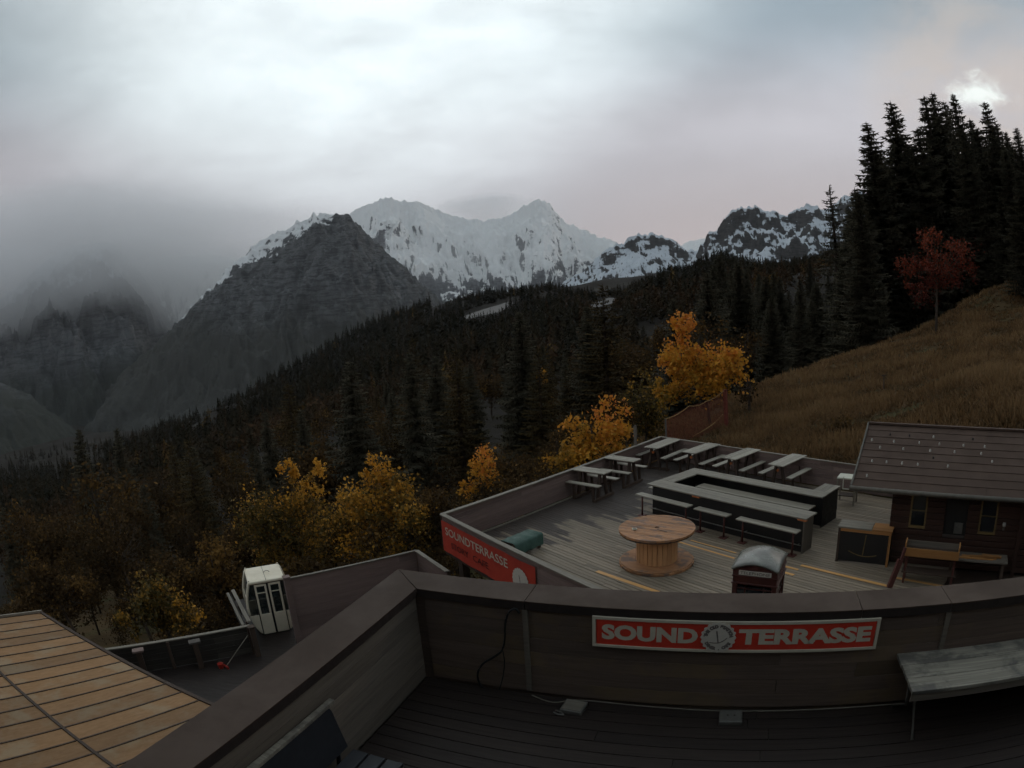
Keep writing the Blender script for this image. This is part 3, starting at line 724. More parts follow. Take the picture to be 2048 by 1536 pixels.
# ------------------------------------------------------------------ amber roof below on the left
rf = thing('lean_to_roof', tp(-11.5, 7.25, -1.0), TA, 'low pitched amber board roof with dark battens beside the upper terrace', 'roof')
SL = math.atan2(0.8, 3.5)
def rs(x, s, h): return (x, -s * math.cos(SL) - h * math.sin(SL) * 0, s * math.sin(SL) + h)
PWD = 0.655
nP = 24
for i in range(nP):
    x0 = -7.65 + i * PWD
    for s0, s1 in ((0.02, 3.57), (3.60, 7.2)):
        V = [rs(x0 + 0.012, s0, 0), rs(x0 + PWD - 0.012, s0, 0), rs(x0 + PWD - 0.012, s1, 0), rs(x0 + 0.012, s1, 0)]
        V += [(v[0], v[1], v[2] + 0.03) for v in V]
        MB().add(V, [(0, 1, 2, 3), (7, 6, 5, 4), (0, 4, 5, 1), (1, 5, 6, 2), (2, 6, 7, 3), (3, 7, 4, 0)]).build('panel', M_amber, rf)
    MB().bar(rs(x0, 0, 0.03), rs(x0, 7.2, 0.03), 0.035, 0.04).build('batten', M_batten, rf)
MB().bar(rs(-7.7, 3.585, 0.045), rs(8.1, 3.585, 0.045), 0.07, 0.045).build('cross_batten', M_batten, rf)
MB().bar(rs(-7.75, -0.04, 0.03), rs(8.1, -0.04, 0.03), 0.10, 0.09).build('eaves_board', M_leg, rf)
MB().bar(rs(-7.72, -0.1, 0.05), rs(-7.72, 7.2, 0.05), 0.08, 0.12).build('verge_board', M_rail, rf)
MB().add([rs(-7.6, 0.0, -0.03), rs(8.05, 0.0, -0.03), rs(8.05, 7.2, -0.03), rs(-7.6, 7.2, -0.03)], [(0, 1, 2, 3)]).build('underlay', M_leg, rf)
for x in (-7.4, 0.0, 7.5):
    MB().box(x - 0.07, x + 0.07, -0.5, -0.36, -6.5, 0.0).build('post', M_leg, rf)

# ------------------------------------------------------------------ main terrace deck
DA = R(-55.0)
du, dv = Vector((math.cos(DA), math.sin(DA), 0)), Vector((-math.sin(DA), math.cos(DA), 0))
def uv(p): return (p[0] * du.x + p[1] * du.y, p[0] * dv.x + p[1] * dv.y)
PA, PB, PC, PD = (-2.405, 18.32), (6.76, 27.74), (14.35, 17.15), (3.95, 8.75)
RH = 1.05                                            # height of the deck fences
ua, va = uv(PA); ub, vb = uv(PB)
mpoly = [PA, PD, (7.5, 5.2), (17.5, 12.5), PC, PB]
deck = tag(MB().prism(mpoly, -0.30, -0.062).build('deck', M_leg), 'timber deck of the main terrace', kind='structure')
def left_u(v): return ua + (ub - ua) * (v - va) / (vb - va)
v = va + 0.06; row = 0
while v < vb - 0.02:
    u0 = left_u(v + 0.07) + 0.1
    uend = min(-3.2, -3.2 - max(0, (v - 15.0)) * 0.0)
    cuts = [u0, u0 + random.uniform(3.0, 6.0) + 1.0, uend]
    for a0, a1 in zip(cuts, cuts[1:]):
        w = du * a0 + dv * v
        MB().box(0, a1 - a0 - 0.006, 0, 0.127, -0.045, 0).build('plank', M_deck, deck, (w.x, w.y, random.uniform(-0.003, 0.003)), DA)
    v += 0.146
    row += 1
for p, q, wd in (((2.01, 15.56), (3.35, 13.87), 0.13), ((4.74, 17.14), (5.94, 15.37), 0.07), ((5.14, 17.15), (6.12, 15.73), 0.06), ((7.0, 14.45), (7.34, 13.98), 0.09), ((6.85, 14.05), (7.08, 13.71), 0.10), ((7.55, 14.23), (9.15, 11.98), 0.11), ((9.6, 12.35), (10.5, 11.24), 0.10)):
    p, q = Vector(p + (0,)), Vector(q + (0,))
    MB().box(0, (q - p).length, -wd / 2, wd / 2, -0.02, 0.010).build('repair_plank', M_fresh, deck, (p.x, p.y, 0), math.atan2(q.y - p.y, q.x - p.x))
for x, y in ((6.65, 26.0), (0.5, 19.0), (-1.8, 17.7), (1.2, 13.9), (4.2, 24.0), (11.0, 20.0)):
    MB().box(-0.12, 0.12, -0.12, 0.12, -8, -0.3).build('support_post', M_leg, deck, (x, y, 0), DA)

def fence(name, label, p, q, z0, h, mat, railmat, n_board, posts, rail_w=0.14, side=1, gap=0.008, group=None):
    """boarded fence from p to q; local x along the fence, local +y on the side of the posts"""
    p, q = Vector((p[0], p[1], z0)), Vector((q[0], q[1], z0))
    L = (q - p).length
    t = thing(name, p, math.atan2(q.y - p.y, q.x - p.x), label, 'fence', group)
    bh = (h - 0.05) / n_board
    for i in range(n_board):
        x = 0.0
        while x < L - 0.01:
            ln = min(random.choice((3.6, 4.2, 4.8)), L - x)
            MB().box(0, ln - 0.005, -0.012, 0.012, 0, bh - gap).build('board', mat, t, (x, random.uniform(-0.003, 0.003), 0.015 + i * bh))
            x += ln
    x = -0.02
    while x < L:
        ln = min(4.5, L + 0.02 - x)
        MB().box(0, ln - 0.004, -rail_w / 2, rail_w / 2, h - 0.04, h).build('top_rail', railmat, t, (x, 0, random.uniform(-0.002, 0.002)), bevel=0.004)
        x += ln
    for k in range(posts):
        x = 0.06 + (L - 0.12) * k / max(posts - 1, 1)
        MB().box(x - 0.05, x + 0.05, side * 0.065 - 0.05, side * 0.065 + 0.05, -0.05, h - 0.045).build('post', M_leg, t)
    return t
fence('deck_fence', 'long plum-brown board fence on the valley side of the deck with a pale top rail', PA, PB, 0, RH, M_fence, M_rail, 7, 7, 0.16, 1)
fence('deck_fence', 'short board fence with a pale top rail above the red banner', PA, PD, 0, RH, M_fence, M_rail, 7, 6, 0.16, 1)
fence('deck_fence', 'board fence with a thin pale top rail at the foot of the grassy slope', PB, PC, 0, RH, M_fence, M_rail, 6, 7, 0.10, 1, 0.012)
# pale debris board along the foot of the valley fence
kb = Vector(PA + (0,)); kq = Vector(PB + (0,)); kd = (kq - kb).normalized(); kn = Vector((kd.y, -kd.x, 0))
MB().bar(kb + kd * 0.6 + kn * 0.16 + Vector((0, 0, 0.025)), kb + kd * 6.2 + kn * 0.16 + Vector((0, 0, 0.025)), 0.05, 0.05).build('skirting_board', M_rail, deck)
# pole at the valley fence
pl = thing('fence_pole', (5.28, 26.42, -1.5), 0, 'dark upright pole standing above the valley-side fence', 'pole')
MB().tube([(0, 0, 0), (0, 0, 3.38)], [0.085, 0.075], 10).build('shaft', M_wallg, pl, smooth=False)
MB().tube([(0, 0, 3.38), (0, 0, 3.42)], [0.07, 0.05], 10).build('cap', M_leg, pl)

# red banner on the outside of the short fence
bx = math.atan2(PD[1] - PA[1], PD[0] - PA[0])
bnr = thing('banner', (PA[0], PA[1], 0), bx, 'red banner with white lettering and a white badge on the deck fence', 'banner')
n = 26; V = []; L = 4.95
for k in range(n + 1):
    x = 0.02 + L * k / n
    w = -0.062 - 0.006 * math.sin(k * 0.9) - 0.004 * math.sin(k * 2.3)
    V += [(x, w, -0.16 + 0.012 * math.sin(k * 0.6)), (x, w, 0.86 + 0.008 * math.sin(k * 0.8))]
MB().add(V, [(2 * k, 2 * k + 2, 2 * k + 3, 2 * k + 1) for k in range(n)]).build('cloth', M_bannerred, bnr, smooth=True)
lt = MB(); fit_text(lt, 'SOUNDTERRASSE', 0.28, 3.75, 0.45, 0.26, -0.078, 0.012); lt.build('lettering', M_cream, bnr)
for word, x0, x1 in (('STORY', 0.6, 1.65), ('CAFE', 1.9, 2.75)):
    lt = MB(); fit_text(lt, word, x0, x1, 0.08, 0.2, -0.078, 0.008); lt.build('lettering', M_inkred, bnr)
badge(bnr, 4.32, 0.27, 0.36, -0.086, False)

# ------------------------------------------------------------------ bar
BA = R(-55.4)
bar = thing('bar_counter', (4.37, 20.0, 0), BA, 'large open rectangular bar with grey plank counters and black sides', 'bar')
def planks(parent, name, mat, x0, x1, y0, y1, z, th, n, along='x', jit=0.006):
    for i in range(n):
        if along == 'x':
            w = (y1 - y0) / n
            MB().box(0, x1 - x0, 0, w - 0.006, -th, 0).build(name, mat, parent, (x0 + random.uniform(-jit, jit), y0 + i * w, z + random.uniform(-0.002, 0.002)), bevel=0.003)
        else:
            w = (x1 - x0) / n
            MB().box(0, y1 - y0, 0, w - 0.006, -th, 0).build(name, mat, parent, (x0 + (i + 1) * w, y0 + random.uniform(-jit, jit), z + random.uniform(-0.002, 0.002)), R(90), bevel=0.003)
planks(bar, 'counter_board', M_count, 0, 6.25, 0, 0.69, 1.10, 0.045, 4)
planks(bar, 'counter_board', M_count, 0, 0.6, 0.70, 2.06, 1.10, 0.045, 4, 'y')
planks(bar, 'counter_board', M_count, 0, 5.72, 2.07, 2.63, 1.10, 0.045, 3)
planks(bar, 'counter_board', M_count, 5.08, 5.70, 2.64, 3.5, 1.10, 0.045, 3, 'y')
MB().box(0.12, 6.12, 0.16, 0.20, 0.0, 1.05).build('front_panel', M_black, bar)
MB().box(0.12, 0.16, 0.205, 2.5, 0.0, 1.05).build('side_panel', M_black, bar)
MB().box(0.165, 5.6, 2.46, 2.50, 0.0, 1.05).build('back_panel', M_black, bar)
MB().box(5.6, 5.64, 2.30, 3.45, 0.0, 1.05).build('side_panel', M_black, bar)
MB().box(6.125, 6.17, 0.06, 0.64, 0.0, 1.05).build('end_panel', M_wallg, bar, bevel=0.003)
MB().tube([(0.1, 0.03, 0.26), (6.1, 0.03, 0.26)], 0.02, 8).build('foot_rail', M_steel, bar, smooth=True)
for x in (0.3, 2.2, 4.1, 6.0): MB().bar((x, 0.16, 0.26), (x, 0.03, 0.26), 0.02, 0.02).build('rail_bracket', M_steel, bar)
planks(bar, 'work_shelf', M_count, 0.9, 5.5, 1.55, 2.05, 0.80, 0.03, 3)
for x in (1.0, 3.2, 5.4): MB().box(x, x + 0.06, 1.6, 1.66, 0, 0.77).build('shelf_leg', M_leg, bar)
MB().box(2.0, 2.3, -0.004, 0.10, 1.012, 1.052).build('sticker', M_orange, bar)
MB().box(5.95, 6.25, -0.004, 0.10, 1.012, 1.052).build('sticker', M_orange, bar)
MB().box(0.9, 1.5, 0.95, 1.5, 0.0, 0.72).build('sink_unit', M_steel, bar, bevel=0.02)

def high_bench(label, x0, x1, y):
    w = Matrix.Rotation(BA, 3, 'Z') @ Vector((x0, y, 0))
    t = thing('high_bench', (4.37 + w.x, 20.0 + w.y, 0), BA, label, 'bench', 'high benches at the bar')
    L = x1 - x0
    for i in range(2): MB().box(0, L, 0, 0.145, 0.74, 0.78).build('seat_board', M_top, t, (random.uniform(-0.01, 0.01), i * 0.15, 0), bevel=0.003)
    for x in (0.18, L - 0.18) if L > 0.8 else (L / 2,):
        MB().tube([(x, 0.15, 0.02), (x, 0.15, 0.74)], 0.03, 8).build('leg', M_rust, t, smooth=True)
        MB().box(x - 0.12, x + 0.12, 0.03, 0.27, 0.003, 0.025).build('foot_plate', M_rust, t, bevel=0.003)
    return t
high_bench('high bench with red legs at the drum-table corner of the bar, beside the shortest bench', -0.2, 2.1, -0.36)
high_bench('shortest high bench with red legs, between the two longer ones at the bar', 2.35, 3.65, -0.36)
high_bench('long high bench with red legs beside the plank-clad end of the bar', 4.0, 6.15, -0.36)
t_ = high_bench('high bench along the narrow side of the bar facing the valley fence', 0.0, 1.9, 0.0)
w = Matrix.Rotation(BA, 3, 'Z') @ Vector((-0.12, 0.5, 0)); t_.location = (4.37 + w.x, 20.0 + w.y, 0); t_.rotation_euler = (0, 0, BA + R(90))

# ------------------------------------------------------------------ picnic tables
def picnic_table(L, W):
    t = thing('picnic_table', (0, 0, 0), 0, 'x', 'table', 'picnic tables on the deck')
    n = 5
    for i in range(n):
        MB().box(-L / 2, L / 2, 0, W / n - 0.008, 1.01, 1.05).build('tabletop_board', M_top, t, (random.uniform(-0.008, 0.008), -W / 2 + i * W / n, 0), bevel=0.003)
    for s in (-1, 1):
        y0 = s * (W / 2 + 0.30)
        for i in range(2):
            MB().box(-L / 2 - 0.05, L / 2 + 0.02, 0, 0.125, 0.62, 0.66).build('bench_board', M_top, t, (random.uniform(-0.01, 0.01), y0 - 0.13 + i * 0.13, 0), bevel=0.003)
        for x in (-L / 2 + 0.3, L / 2 - 0.3):
            MB().bar((x, s * 0.12, 1.005), (x, s * 0.30, 0.0), 0.09, 0.11, (1, 0, 0)).build('leg', M_leg, t)
            MB().bar((x, y0, 0.615), (x, y0, 0.0), 0.07, 0.09).build('bench_leg', M_leg, t)
    for x in (-L / 2 + 0.3, L / 2 - 0.3):
        MB().bar((x + 0.09, -W / 2 - 0.35, 0.06), (x + 0.09, W / 2 + 0.35, 0.06), 0.06, 0.1).build('foot_beam', M_leg, t)
        MB().bar((x, -W / 2 + 0.06, 0.98), (x, W / 2 - 0.06, 0.98), 0.07, 0.055).build('cross_beam', M_leg, t)
    MB().tube([(-L / 2 + 0.18, 0.0, 0.80), (-L / 2 + 0.24, 0.0, 0.80)], 0.055, 10).build('number_disc', M_orange, t)
    return t
tabs = [(2.82, 22.60, -43.5, 1.5, 0.56, 'small grey picnic table against the valley fence, one fence bay from the short fence'),
        (4.25, 24.10, -45, 1.5, 0.56, 'small grey picnic table against the valley fence in front of the dark pole'),
        (6.50, 26.30, 44, 2.0, 0.70, 'grey picnic table in the far corner where the two deck fences meet'),
        (7.86, 24.78, 38, 2.0, 0.70, 'grey picnic table next to the corner table along the slope fence'),
        (9.10, 23.19, 36, 2.0, 0.70, 'third grey picnic table along the slope fence, behind the bar'),
        (10.44, 21.48, 35, 2.0, 0.69, 'grey picnic table along the slope fence closest to the cabin')]
tabs = [(x, y, r, l, w, s) for x, y, r, l, w, s in tabs]
protoA = picnic_table(1.5, 0.56); protoB = picnic_table(2.0, 0.70)
for i, (x, y, r, l, w, s) in enumerate(tabs):
    pr = protoA if l < 1.9 else protoB
    o = pr if i in (0, 2) else copy_tree(pr)
    o.location = (x, y, 0.0); o.rotation_euler = (0, 0, R(r)); o['label'] = s

# ------------------------------------------------------------------ cable drum table
dr = thing('cable_drum', (3.75, 15.82, 0), R(-40), 'big wooden cable drum used as a round table', 'drum')
def disc_planks(z0, z1, rad, n, hole=0.0):
    w = 2 * rad / n
    for i in range(n):
        y0, y1 = -rad + i * w, -rad + (i + 1) * w - 0.007
        ys = np.linspace(y0, y1, 4)
        xs = np.sqrt(np.maximum(rad * rad - np.minimum(np.abs(ys), rad) ** 2, 0.0004))
        dz = random.uniform(-0.003, 0.003)
        segs = [(-1, 1)]
        pts = [(x, y) for x, y in zip(xs, ys)] + [(-x, y) for x, y in zip(xs[::-1], ys[::-1])]
        if hole and abs((y0 + y1) / 2) < hole:
            for sgn in (-1, 1):
                q = [(sgn * x, y) for x, y in zip(xs, ys)] + [(sgn * hole, ys[-1]), (sgn * hole, ys[0])]
                MB().prism(q if sgn > 0 else q[::-1], 0, z1 - z0).build('plank', M_drum, dr, (0, 0, z0 + dz))
        else:
            MB().prism(pts, 0, z1 - z0).build('plank', M_drum, dr, (0, 0, z0 + dz))
disc_planks(0.985, 1.045, 1.07, 19, 0.055)
disc_planks(0.012, 0.072, 1.06, 19)
m = MB(); m.tube([(0, 0, 0.945), (0, 0, 0.984)], 1.055, 48); m.build('lower_disc', M_leg, dr)
m = MB(); m.tube([(0, 0, 0.073), (0, 0, 0.10)], 1.02, 48); m.build('upper_disc', M_drum, dr)
for k in range(26):
    a = 2 * math.pi * k / 26
    MB().box(-0.062, 0.062, -0.02, 0.02, 0.10, 0.945).build('stave', M_core, dr, (0.56 * math.cos(a), 0.56 * math.sin(a), 0), a + math.pi / 2)
MB().tube([(0, 0, 1.0), (0, 0, 1.02)], 0.05, 16).build('axle_hole', M_black, dr)
MB().box(-0.16, 0.16, -0.012, 0.012, 1.046, 1.056).build('label_strip', M_ink, dr, (0.25, -0.2, 0), R(-12))
ash = thing('ashtray', (3.1, 15.78, 1.049), 0.3, 'small white ashtray on the cable drum table', 'ashtray')
MB().tube([(0, 0, 0), (0, 0, 0.012), (0, 0, 0.04)], [0.055, 0.065, 0.07], 14).build('bowl', M_white, ash, smooth=True)
MB().tube([(0, 0, 0.0401), (0, 0, 0.043)], 0.05, 14).build('ash', M_rail, ash)

# ------------------------------------------------------------------ telephone box
ph = thing('phone_box', (4.385, 10.165, 0), R(-35.2), 'dark red telephone box with a domed grey roof beyond the parapet', 'phone box')
ph.scale = (1, 1, 0.9)
S = 0.455
MB().box(-S, S, 0, 2 * S, 0, 0.12).build('plinth', M_phone, ph, bevel=0.01)
for sx in (-1, 1):
    for y in (0.0, 2 * S - 0.1):
        x0 = -S if sx < 0 else S - 0.1
        MB().box(x0, x0 + 0.1, y, y + 0.1, 0.121, 1.92).build('corner_post', M_phone, ph, bevel=0.008)
for i in range(2):
    pass
for nm, ax in (('front', 0), ('back', 1), ('left', 2), ('right', 3)):
    m = MB()
    for k in range(9): m.box(-S + 0.1, S - 0.1, 0.02, 0.05, 0.2 + k * 0.2, 0.225 + k * 0.2)
    for x in (-0.2, 0.18): m.box(x, x + 0.025, 0.022, 0.048, 0.2, 1.86)
    o = m.build('glazing_bars', M_phone, ph)
    g = MB().box(-S + 0.1, S - 0.1, 0.034, 0.038, 0.2, 1.86).build('pane', M_glass, ph)
    for q in (o, g):
        if ax == 1: q.rotation_euler = (0, 0, math.pi); q.location = (0, 2 * S, 0)
        if ax == 2: q.rotation_euler = (0, 0, -math.pi / 2); q.location = (-S, S, 0)
        if ax == 3: q.rotation_euler = (0, 0, math.pi / 2); q.location = (S, S, 0)
MB().box(-S - 0.02, S + 0.02, -0.02, 2 * S + 0.02, 1.921, 1.96).build('cornice', M_phone, ph, bevel=0.008)
MB().box(-S + 0.005, S - 0.005, 0.005, 2 * S - 0.005, 1.9605, 2.10).build('frieze', M_phone, ph)
MB().box(-S - 0.015, S + 0.015, -0.015, 2 * S + 0.015, 2.101, 2.13).build('moulding', M_phone, ph, bevel=0.006)
# pediments under the dome and the sign panels
npt = 14
def arch(z0, rise, w): return [(w * (-1 + 2 * k / npt), z0 + rise * math.sin(math.pi * (0.5 + (k / npt - 0.5) * 0.8)) - rise * math.sin(math.pi * 0.1)) for k in range(npt + 1)]
pd = arch(2.28, 0.2, S)
m = MB(); pts = [(-S, 2.131)] + pd + [(S, 2.131)]
V = [(x, 0.0, z) for x, z in pts] + [(x, 2 * S, z) for x, z in pts]; nn = len(pts)
m.add(V, [tuple(range(nn))[::-1], tuple(range(nn, 2 * nn))] + [(i, (i + 1) % nn, nn + (i + 1) % nn, nn + i) for i in range(nn)])
m.build('head', M_phone, ph)
MB().box(-0.33, 0.33, -0.012, -0.001, 2.15, 2.255).build('sign_panel', M_disc, ph)
lt = MB(); fit_text(lt, 'TELEPHONE', -0.30, 0.30, 2.168, 0.068, -0.0135, 0.004); lt.build('lettering', M_ink, ph)
m = MB(); m.tube([(0.0, -0.012, 2.345), (0.0, -0.0005, 2.345)], 0.055, 12); m.build('crown', M_rust, ph)
# domed roof: segmental arch along both axes
N = 14; V = []; Fc = []
for i in range(N + 1):
    for j in range(N + 1):
        x, y = -S - 0.03 + (2 * S + 0.06) * i / N, -0.05 + (2 * S + 0.1) * j / N
        ez = 0.2 * math.sin(math.pi * (0.1 + 0.8 * i / N)) - 0.2 * math.sin(0.1 * math.pi)
        ey = 0.10 * math.sin(math.pi * min(1, max(0, (j / N)))) ** 0.6
        V.append((x, y, 2.30 + ez + ey * (0.4 + 0.6 * math.sin(math.pi * (0.1 + 0.8 * i / N)))))
for i in range(N):
    for j in range(N): a = i * (N + 1) + j; Fc.append((a, a + N + 1, a + N + 2, a + 1))
o = MB().add(V, Fc).build('dome', M_phroof, ph, smooth=True)
md = o.modifiers.new('thick', 'SOLIDIFY'); md.thickness = 0.05; md.offset = -1

# ------------------------------------------------------------------ small things on the deck
gb = thing('covered_bench', (0.02, 17.5, 0), R(45), 'low bench under a teal tarpaulin in the fence corner', 'bench')
n = 9; V = []
for i in range(n + 1):
    for j, (y, z) in enumerate(((-0.32, 0.10), (-0.31, 0.40), (-0.25, 0.46), (0.25, 0.48), (0.31, 0.42), (0.32, 0.12))):
        V.append((-0.6 + 1.2 * i / n, y + 0.02 * math.sin(i * 1.7 + j), z + 0.02 * math.sin(i * 2.1 + j * 1.3)))
MB().add(V, [(i * 6 + j, (i + 1) * 6 + j, (i + 1) * 6 + j + 1, i * 6 + j + 1) for i in range(n) for j in range(5)]).build('tarpaulin', M_teal, gb, smooth=True)
for x in (-0.5, 0.5):
    for y in (-0.22, 0.22): MB().box(x - 0.04, x + 0.04, y - 0.04, y + 0.04, 0, 0.42).build('leg', M_leg, gb)
MB().box(-0.56, 0.56, -0.26, 0.26, 0.38, 0.41).build('seat', M_leg, gb)

wc = thing('white_stand', (11.55, 18.55, 0), R(-43), 'small white-framed stand with an open front beside the cabin', 'stand')
MB().box(-0.36, 0.36, -0.3, 0.3, 0.95, 1.0).build('top', M_white, wc, bevel=0.005)
for x in (-0.33, 0.33):
    for y in (-0.27, 0.27): MB().box(x - 0.03, x + 0.03, y - 0.03, y + 0.03, 0, 0.949).build('leg', M_rail, wc)
MB().box(-0.12, 0.30, -0.345, -0.305, 0.60, 0.63).build('rail', M_white, wc)
for x in (-0.12, 0.27): MB().box(x, x + 0.03, -0.344, -0.306, 0.631, 1.06).build('upright', M_white, wc)
MB().box(-0.29, 0.29, -0.2, 0.2, 0.3, 0.33).build('shelf', M_leg, wc)

bs = thing('display_counter', (8.61, 14.11, 0), R(-42.2), 'timber-framed black display counter with a yellow mast emblem', 'counter')
W = 1.58
MB().box(0, 0.07, -0.03, 0.05, 0, 1.0).build('upright', M_leg, bs); MB().box(W - 0.07, W, -0.03, 0.05, 0, 1.0).build('upright', M_planter, bs)
MB().box(0.071, W - 0.071, -0.03, 0.05, 0.92, 0.999).build('header', M_planter, bs)
MB().box(0.071, W - 0.071, 0.0, 0.04, 0.05, 0.919).build('panel', M_black, bs)
planks(bs, 'top_board', M_count, -0.02, W * 0.62, -0.04, 0.56, 1.05, 0.045, 3)
planks(bs, 'top_board', M_planter, W * 0.63, W + 0.02, -0.04, 0.56, 1.05, 0.045, 3)
MB().box(0.0, 0.05, 0.051, 0.54, 0, 1.0).build('side', M_black, bs); MB().box(W - 0.05, W, 0.051, 0.54, 0, 1.0).build('side', M_black, bs)
m = MB(); m.bar((W * 0.53, -0.002, 0.86), (W * 0.50, -0.002, 0.26), 0.006, 0.03, (1, 0, 0))
arc = [(0.36 + 0.85 * k / 8, 0.235 + 0.09 * ((k - 4.6) / 4) ** 2) for k in range(9)]
for p, q in zip(arc, arc[1:]): m.bar((p[0], -0.002, p[1]), (q[0], -0.002, q[1]), 0.006, 0.028)
m.build('emblem', M_frame, bs)

pt_ = thing('planter_stand', (9.5, 12.0, 0), R(-42.5), 'orange plank trough on tall legs with a shelf, in front of the cabin wall', 'planter')
MB().box(0, 1.55, 0, 0.03, 0.78, 1.0).build('front_board', M_planter, pt_)
MB().box(0, 1.55, 0.42, 0.45, 0.78, 1.06).build('back_board', M_wallg, pt_)
MB().box(0, 0.03, 0.031, 0.419, 0.78, 1.12).build('end_board', M_planter, pt_); MB().box(1.52, 1.55, 0.031, 0.419, 0.78, 1.12).build('end_board', M_planter, pt_)
MB().box(0.031, 1.519, 0.031, 0.419, 0.82, 0.90).build('soil', M_leg, pt_)
for x in (0.06, 1.43):
    for y in (0.06, 0.36): MB().box(x, x + 0.06, y, y + 0.06, 0, 0.78).build('leg', M_rust, pt_)
MB().box(0.0, 1.55, 0.04, 0.44, 0.30, 0.33).build('shelf', M_leg, pt_)
rp = thing('ramp_post', (9.12, 11.93, 0), R(-42), 'leaning red-brown brace post at the end of the orange plank trough', 'post')
MB().bar((0, 0, 0.0), (0.18, 0.12, 0.75), 0.08, 0.15).build('brace', M_rust, rp)
MB().bar((0.2, 0.14, 0.7), (0.26, 0.18, 1.05), 0.07, 0.07).build('upright', M_rust, rp)

wbn = thing('work_bench', (11.15, 11.15, 0), R(-42.5), 'low dark work bench against the cabin wall', 'bench')
planks(wbn, 'top_board', M_wallg, -0.55, 1.25, 0, 0.6, 0.62, 0.04, 3)
for x in (-0.45, 1.1):
    for y in (0.08, 0.5): MB().box(x, x + 0.07, y - 0.035, y + 0.035, 0, 0.579).build('leg', M_leg, wbn)
for i, (x, y, z, L_, r_) in enumerate(((-0.2, 0.1, 0.64, 1.0, 2), (-0.15, 0.22, 0.64, 1.05, -3), (0.1, 0.16, 0.672, 0.9, 4), (0.45, 0.3, 0.672, 0.6, -8), (0.5, 0.12, 0.704, 0.5, 10))):
    wv = Matrix.Rotation(R(-42.5), 3, 'Z') @ Vector((x, y, 0))
    o = MB().box(0, L_, 0, 0.11, -0.018, 0.012).build('loose_board', M_planter, None, (11.15 + wv.x, 11.15 + wv.y, z), R(-42.5 + r_), bevel=0.002)
    tag(o, 'loose orange board in the pile on the work bench by the cabin', 'board', 'loose boards on the work bench')

# ------------------------------------------------------------------ cabin
KA = R(-42.5)
kd_, kn_ = Vector((math.cos(KA), math.sin(KA), 0)), Vector((-math.sin(KA), math.cos(KA), 0))
cb = thing('cabin', (9.93, 13.42, 0), KA, 'red-brown log cabin with a low brown sheet roof on the deck', 'cabin')
WL = 5.6; WD = 3.6
wins = [(0.62, 1.02, 1.14, 1.98), (2.72, 3.16, 1.12, 1.98)]
door = (1.62, 2.3, 0.95, 1.98)
zz = 0.02
while zz < 2.25:                                    # logs, cut at the openings
    z1 = min(zz + 0.168, 2.27)
    cuts = [0.0, WL]
    spans = [(0.0, WL)]
    for (x0, x1, a0, a1) in wins + [door]:
        if z1 > a0 and zz < a1:
            ns_ = []
            for s0, s1 in spans:
                if x0 > s0: ns_.append((s0, min(x0, s1)))
                if x1 < s1: ns_.append((max(x1, s0), s1))
            spans = [q for q in ns_ if q[1] - q[0] > 0.02]
    for s0, s1 in spans:
        MB().box(s0, s1, 0, 0.12, 0, z1 - zz - 0.008).build('log', M_log, cb, (0, random.uniform(-0.004, 0.004), zz), bevel=0.02)
    for xx, nm in ((0.0, 0), (WL - 0.12, 1)):
        MB().box(xx, xx + 0.12, 0.125, WD, 0, z1 - zz - 0.008).build('log', M_log, cb, (0, 0, zz), bevel=0.02)
    zz += 0.168
for x0, x1, z0, z1 in wins:
    f = MB(); f.box(x0 - 0.05, x1 + 0.05, -0.03, 0.05, z0 - 0.06, z0); f.box(x0 - 0.05, x1 + 0.05, -0.03, 0.05, z1, z1 + 0.05)
    f.box(x0 - 0.05, x0 + 0.001, -0.028, 0.05, z0, z1); f.box(x1 - 0.001, x1 + 0.05, -0.028, 0.05, z0, z1)
    w_ = f.build('window', M_frame, cb)
    MB().box(x0, x1, 0.04, 0.05, z0, z1).build('pane', M_glass, w_)
    f2 = MB(); f2.box(x0, x1, 0.02, 0.045, (z0 + z1) / 2 - 0.012, (z0 + z1) / 2 + 0.012); f2.build('glazing_bar', M_frame, w_)
dx0, dx1, dz0, dz1 = door
hatch = MB().box(dx0, dx1, 0.06, 0.09, dz0, dz1).build('serving_hatch', M_black, cb)
MB().box(dx0 + 0.32, dx0 + 0.58, 0.03, 0.059, dz0 + 0.05, dz0 + 0.35).build('notice', M_steel, hatch)
lamp = MB().tube([(3.45, -0.02, 1.32), (3.45, -0.02, 1.42)], 0.05, 12).build('lamp_globe', M_stud, cb, smooth=True)
MB().box(3.42, 3.48, -0.03, 0.0, 1.20, 1.315).build('lamp_bracket', M_steel, cb)
for x in (3.95, WL - 0.05):
    MB().box(x - 0.06, x + 0.06, -0.25, -0.13, 0, 2.2).build('porch_post', M_log, cb)
MB().box(0.05, WL - 0.1, 0.15, WD, 0.0, 0.03).build('floor_slab', M_leg, cb)
# roof: eave at y=-0.6 z=2.3, ridge at y=1.93 z=3.5 ; then down at the back
E0, E1, RY = -0.6, 1.93, 3.5
x0r, x1r = -1.12, 6.6
rise = RY - 2.3; run = E1 - E0; sl = math.atan2(rise, run); slen = math.hypot(rise, run)
roof = MB().add([(x0r, E0, 2.26), (x1r, E0, 2.26), (x1r, E1, RY - 0.04), (x0r, E1, RY - 0.04), (x0r, 4.4, 2.32), (x1r, 4.4, 2.32),
                 (x0r, E0, 2.20), (x1r, E0, 2.20), (x1r, E1, RY - 0.10), (x0r, E1, RY - 0.10), (x0r, 4.4, 2.26), (x1r, 4.4, 2.26)],
                [(0, 1, 2, 3), (3, 2, 5, 4), (7, 6, 9, 8), (8, 9, 10, 11), (0, 6, 7, 1), (4, 5, 11, 10), (0, 3, 9, 6), (3, 4, 10, 9), (2, 1, 7, 8), (5, 2, 8, 11)]).build('roof', M_roof, cb)
nrow = 9
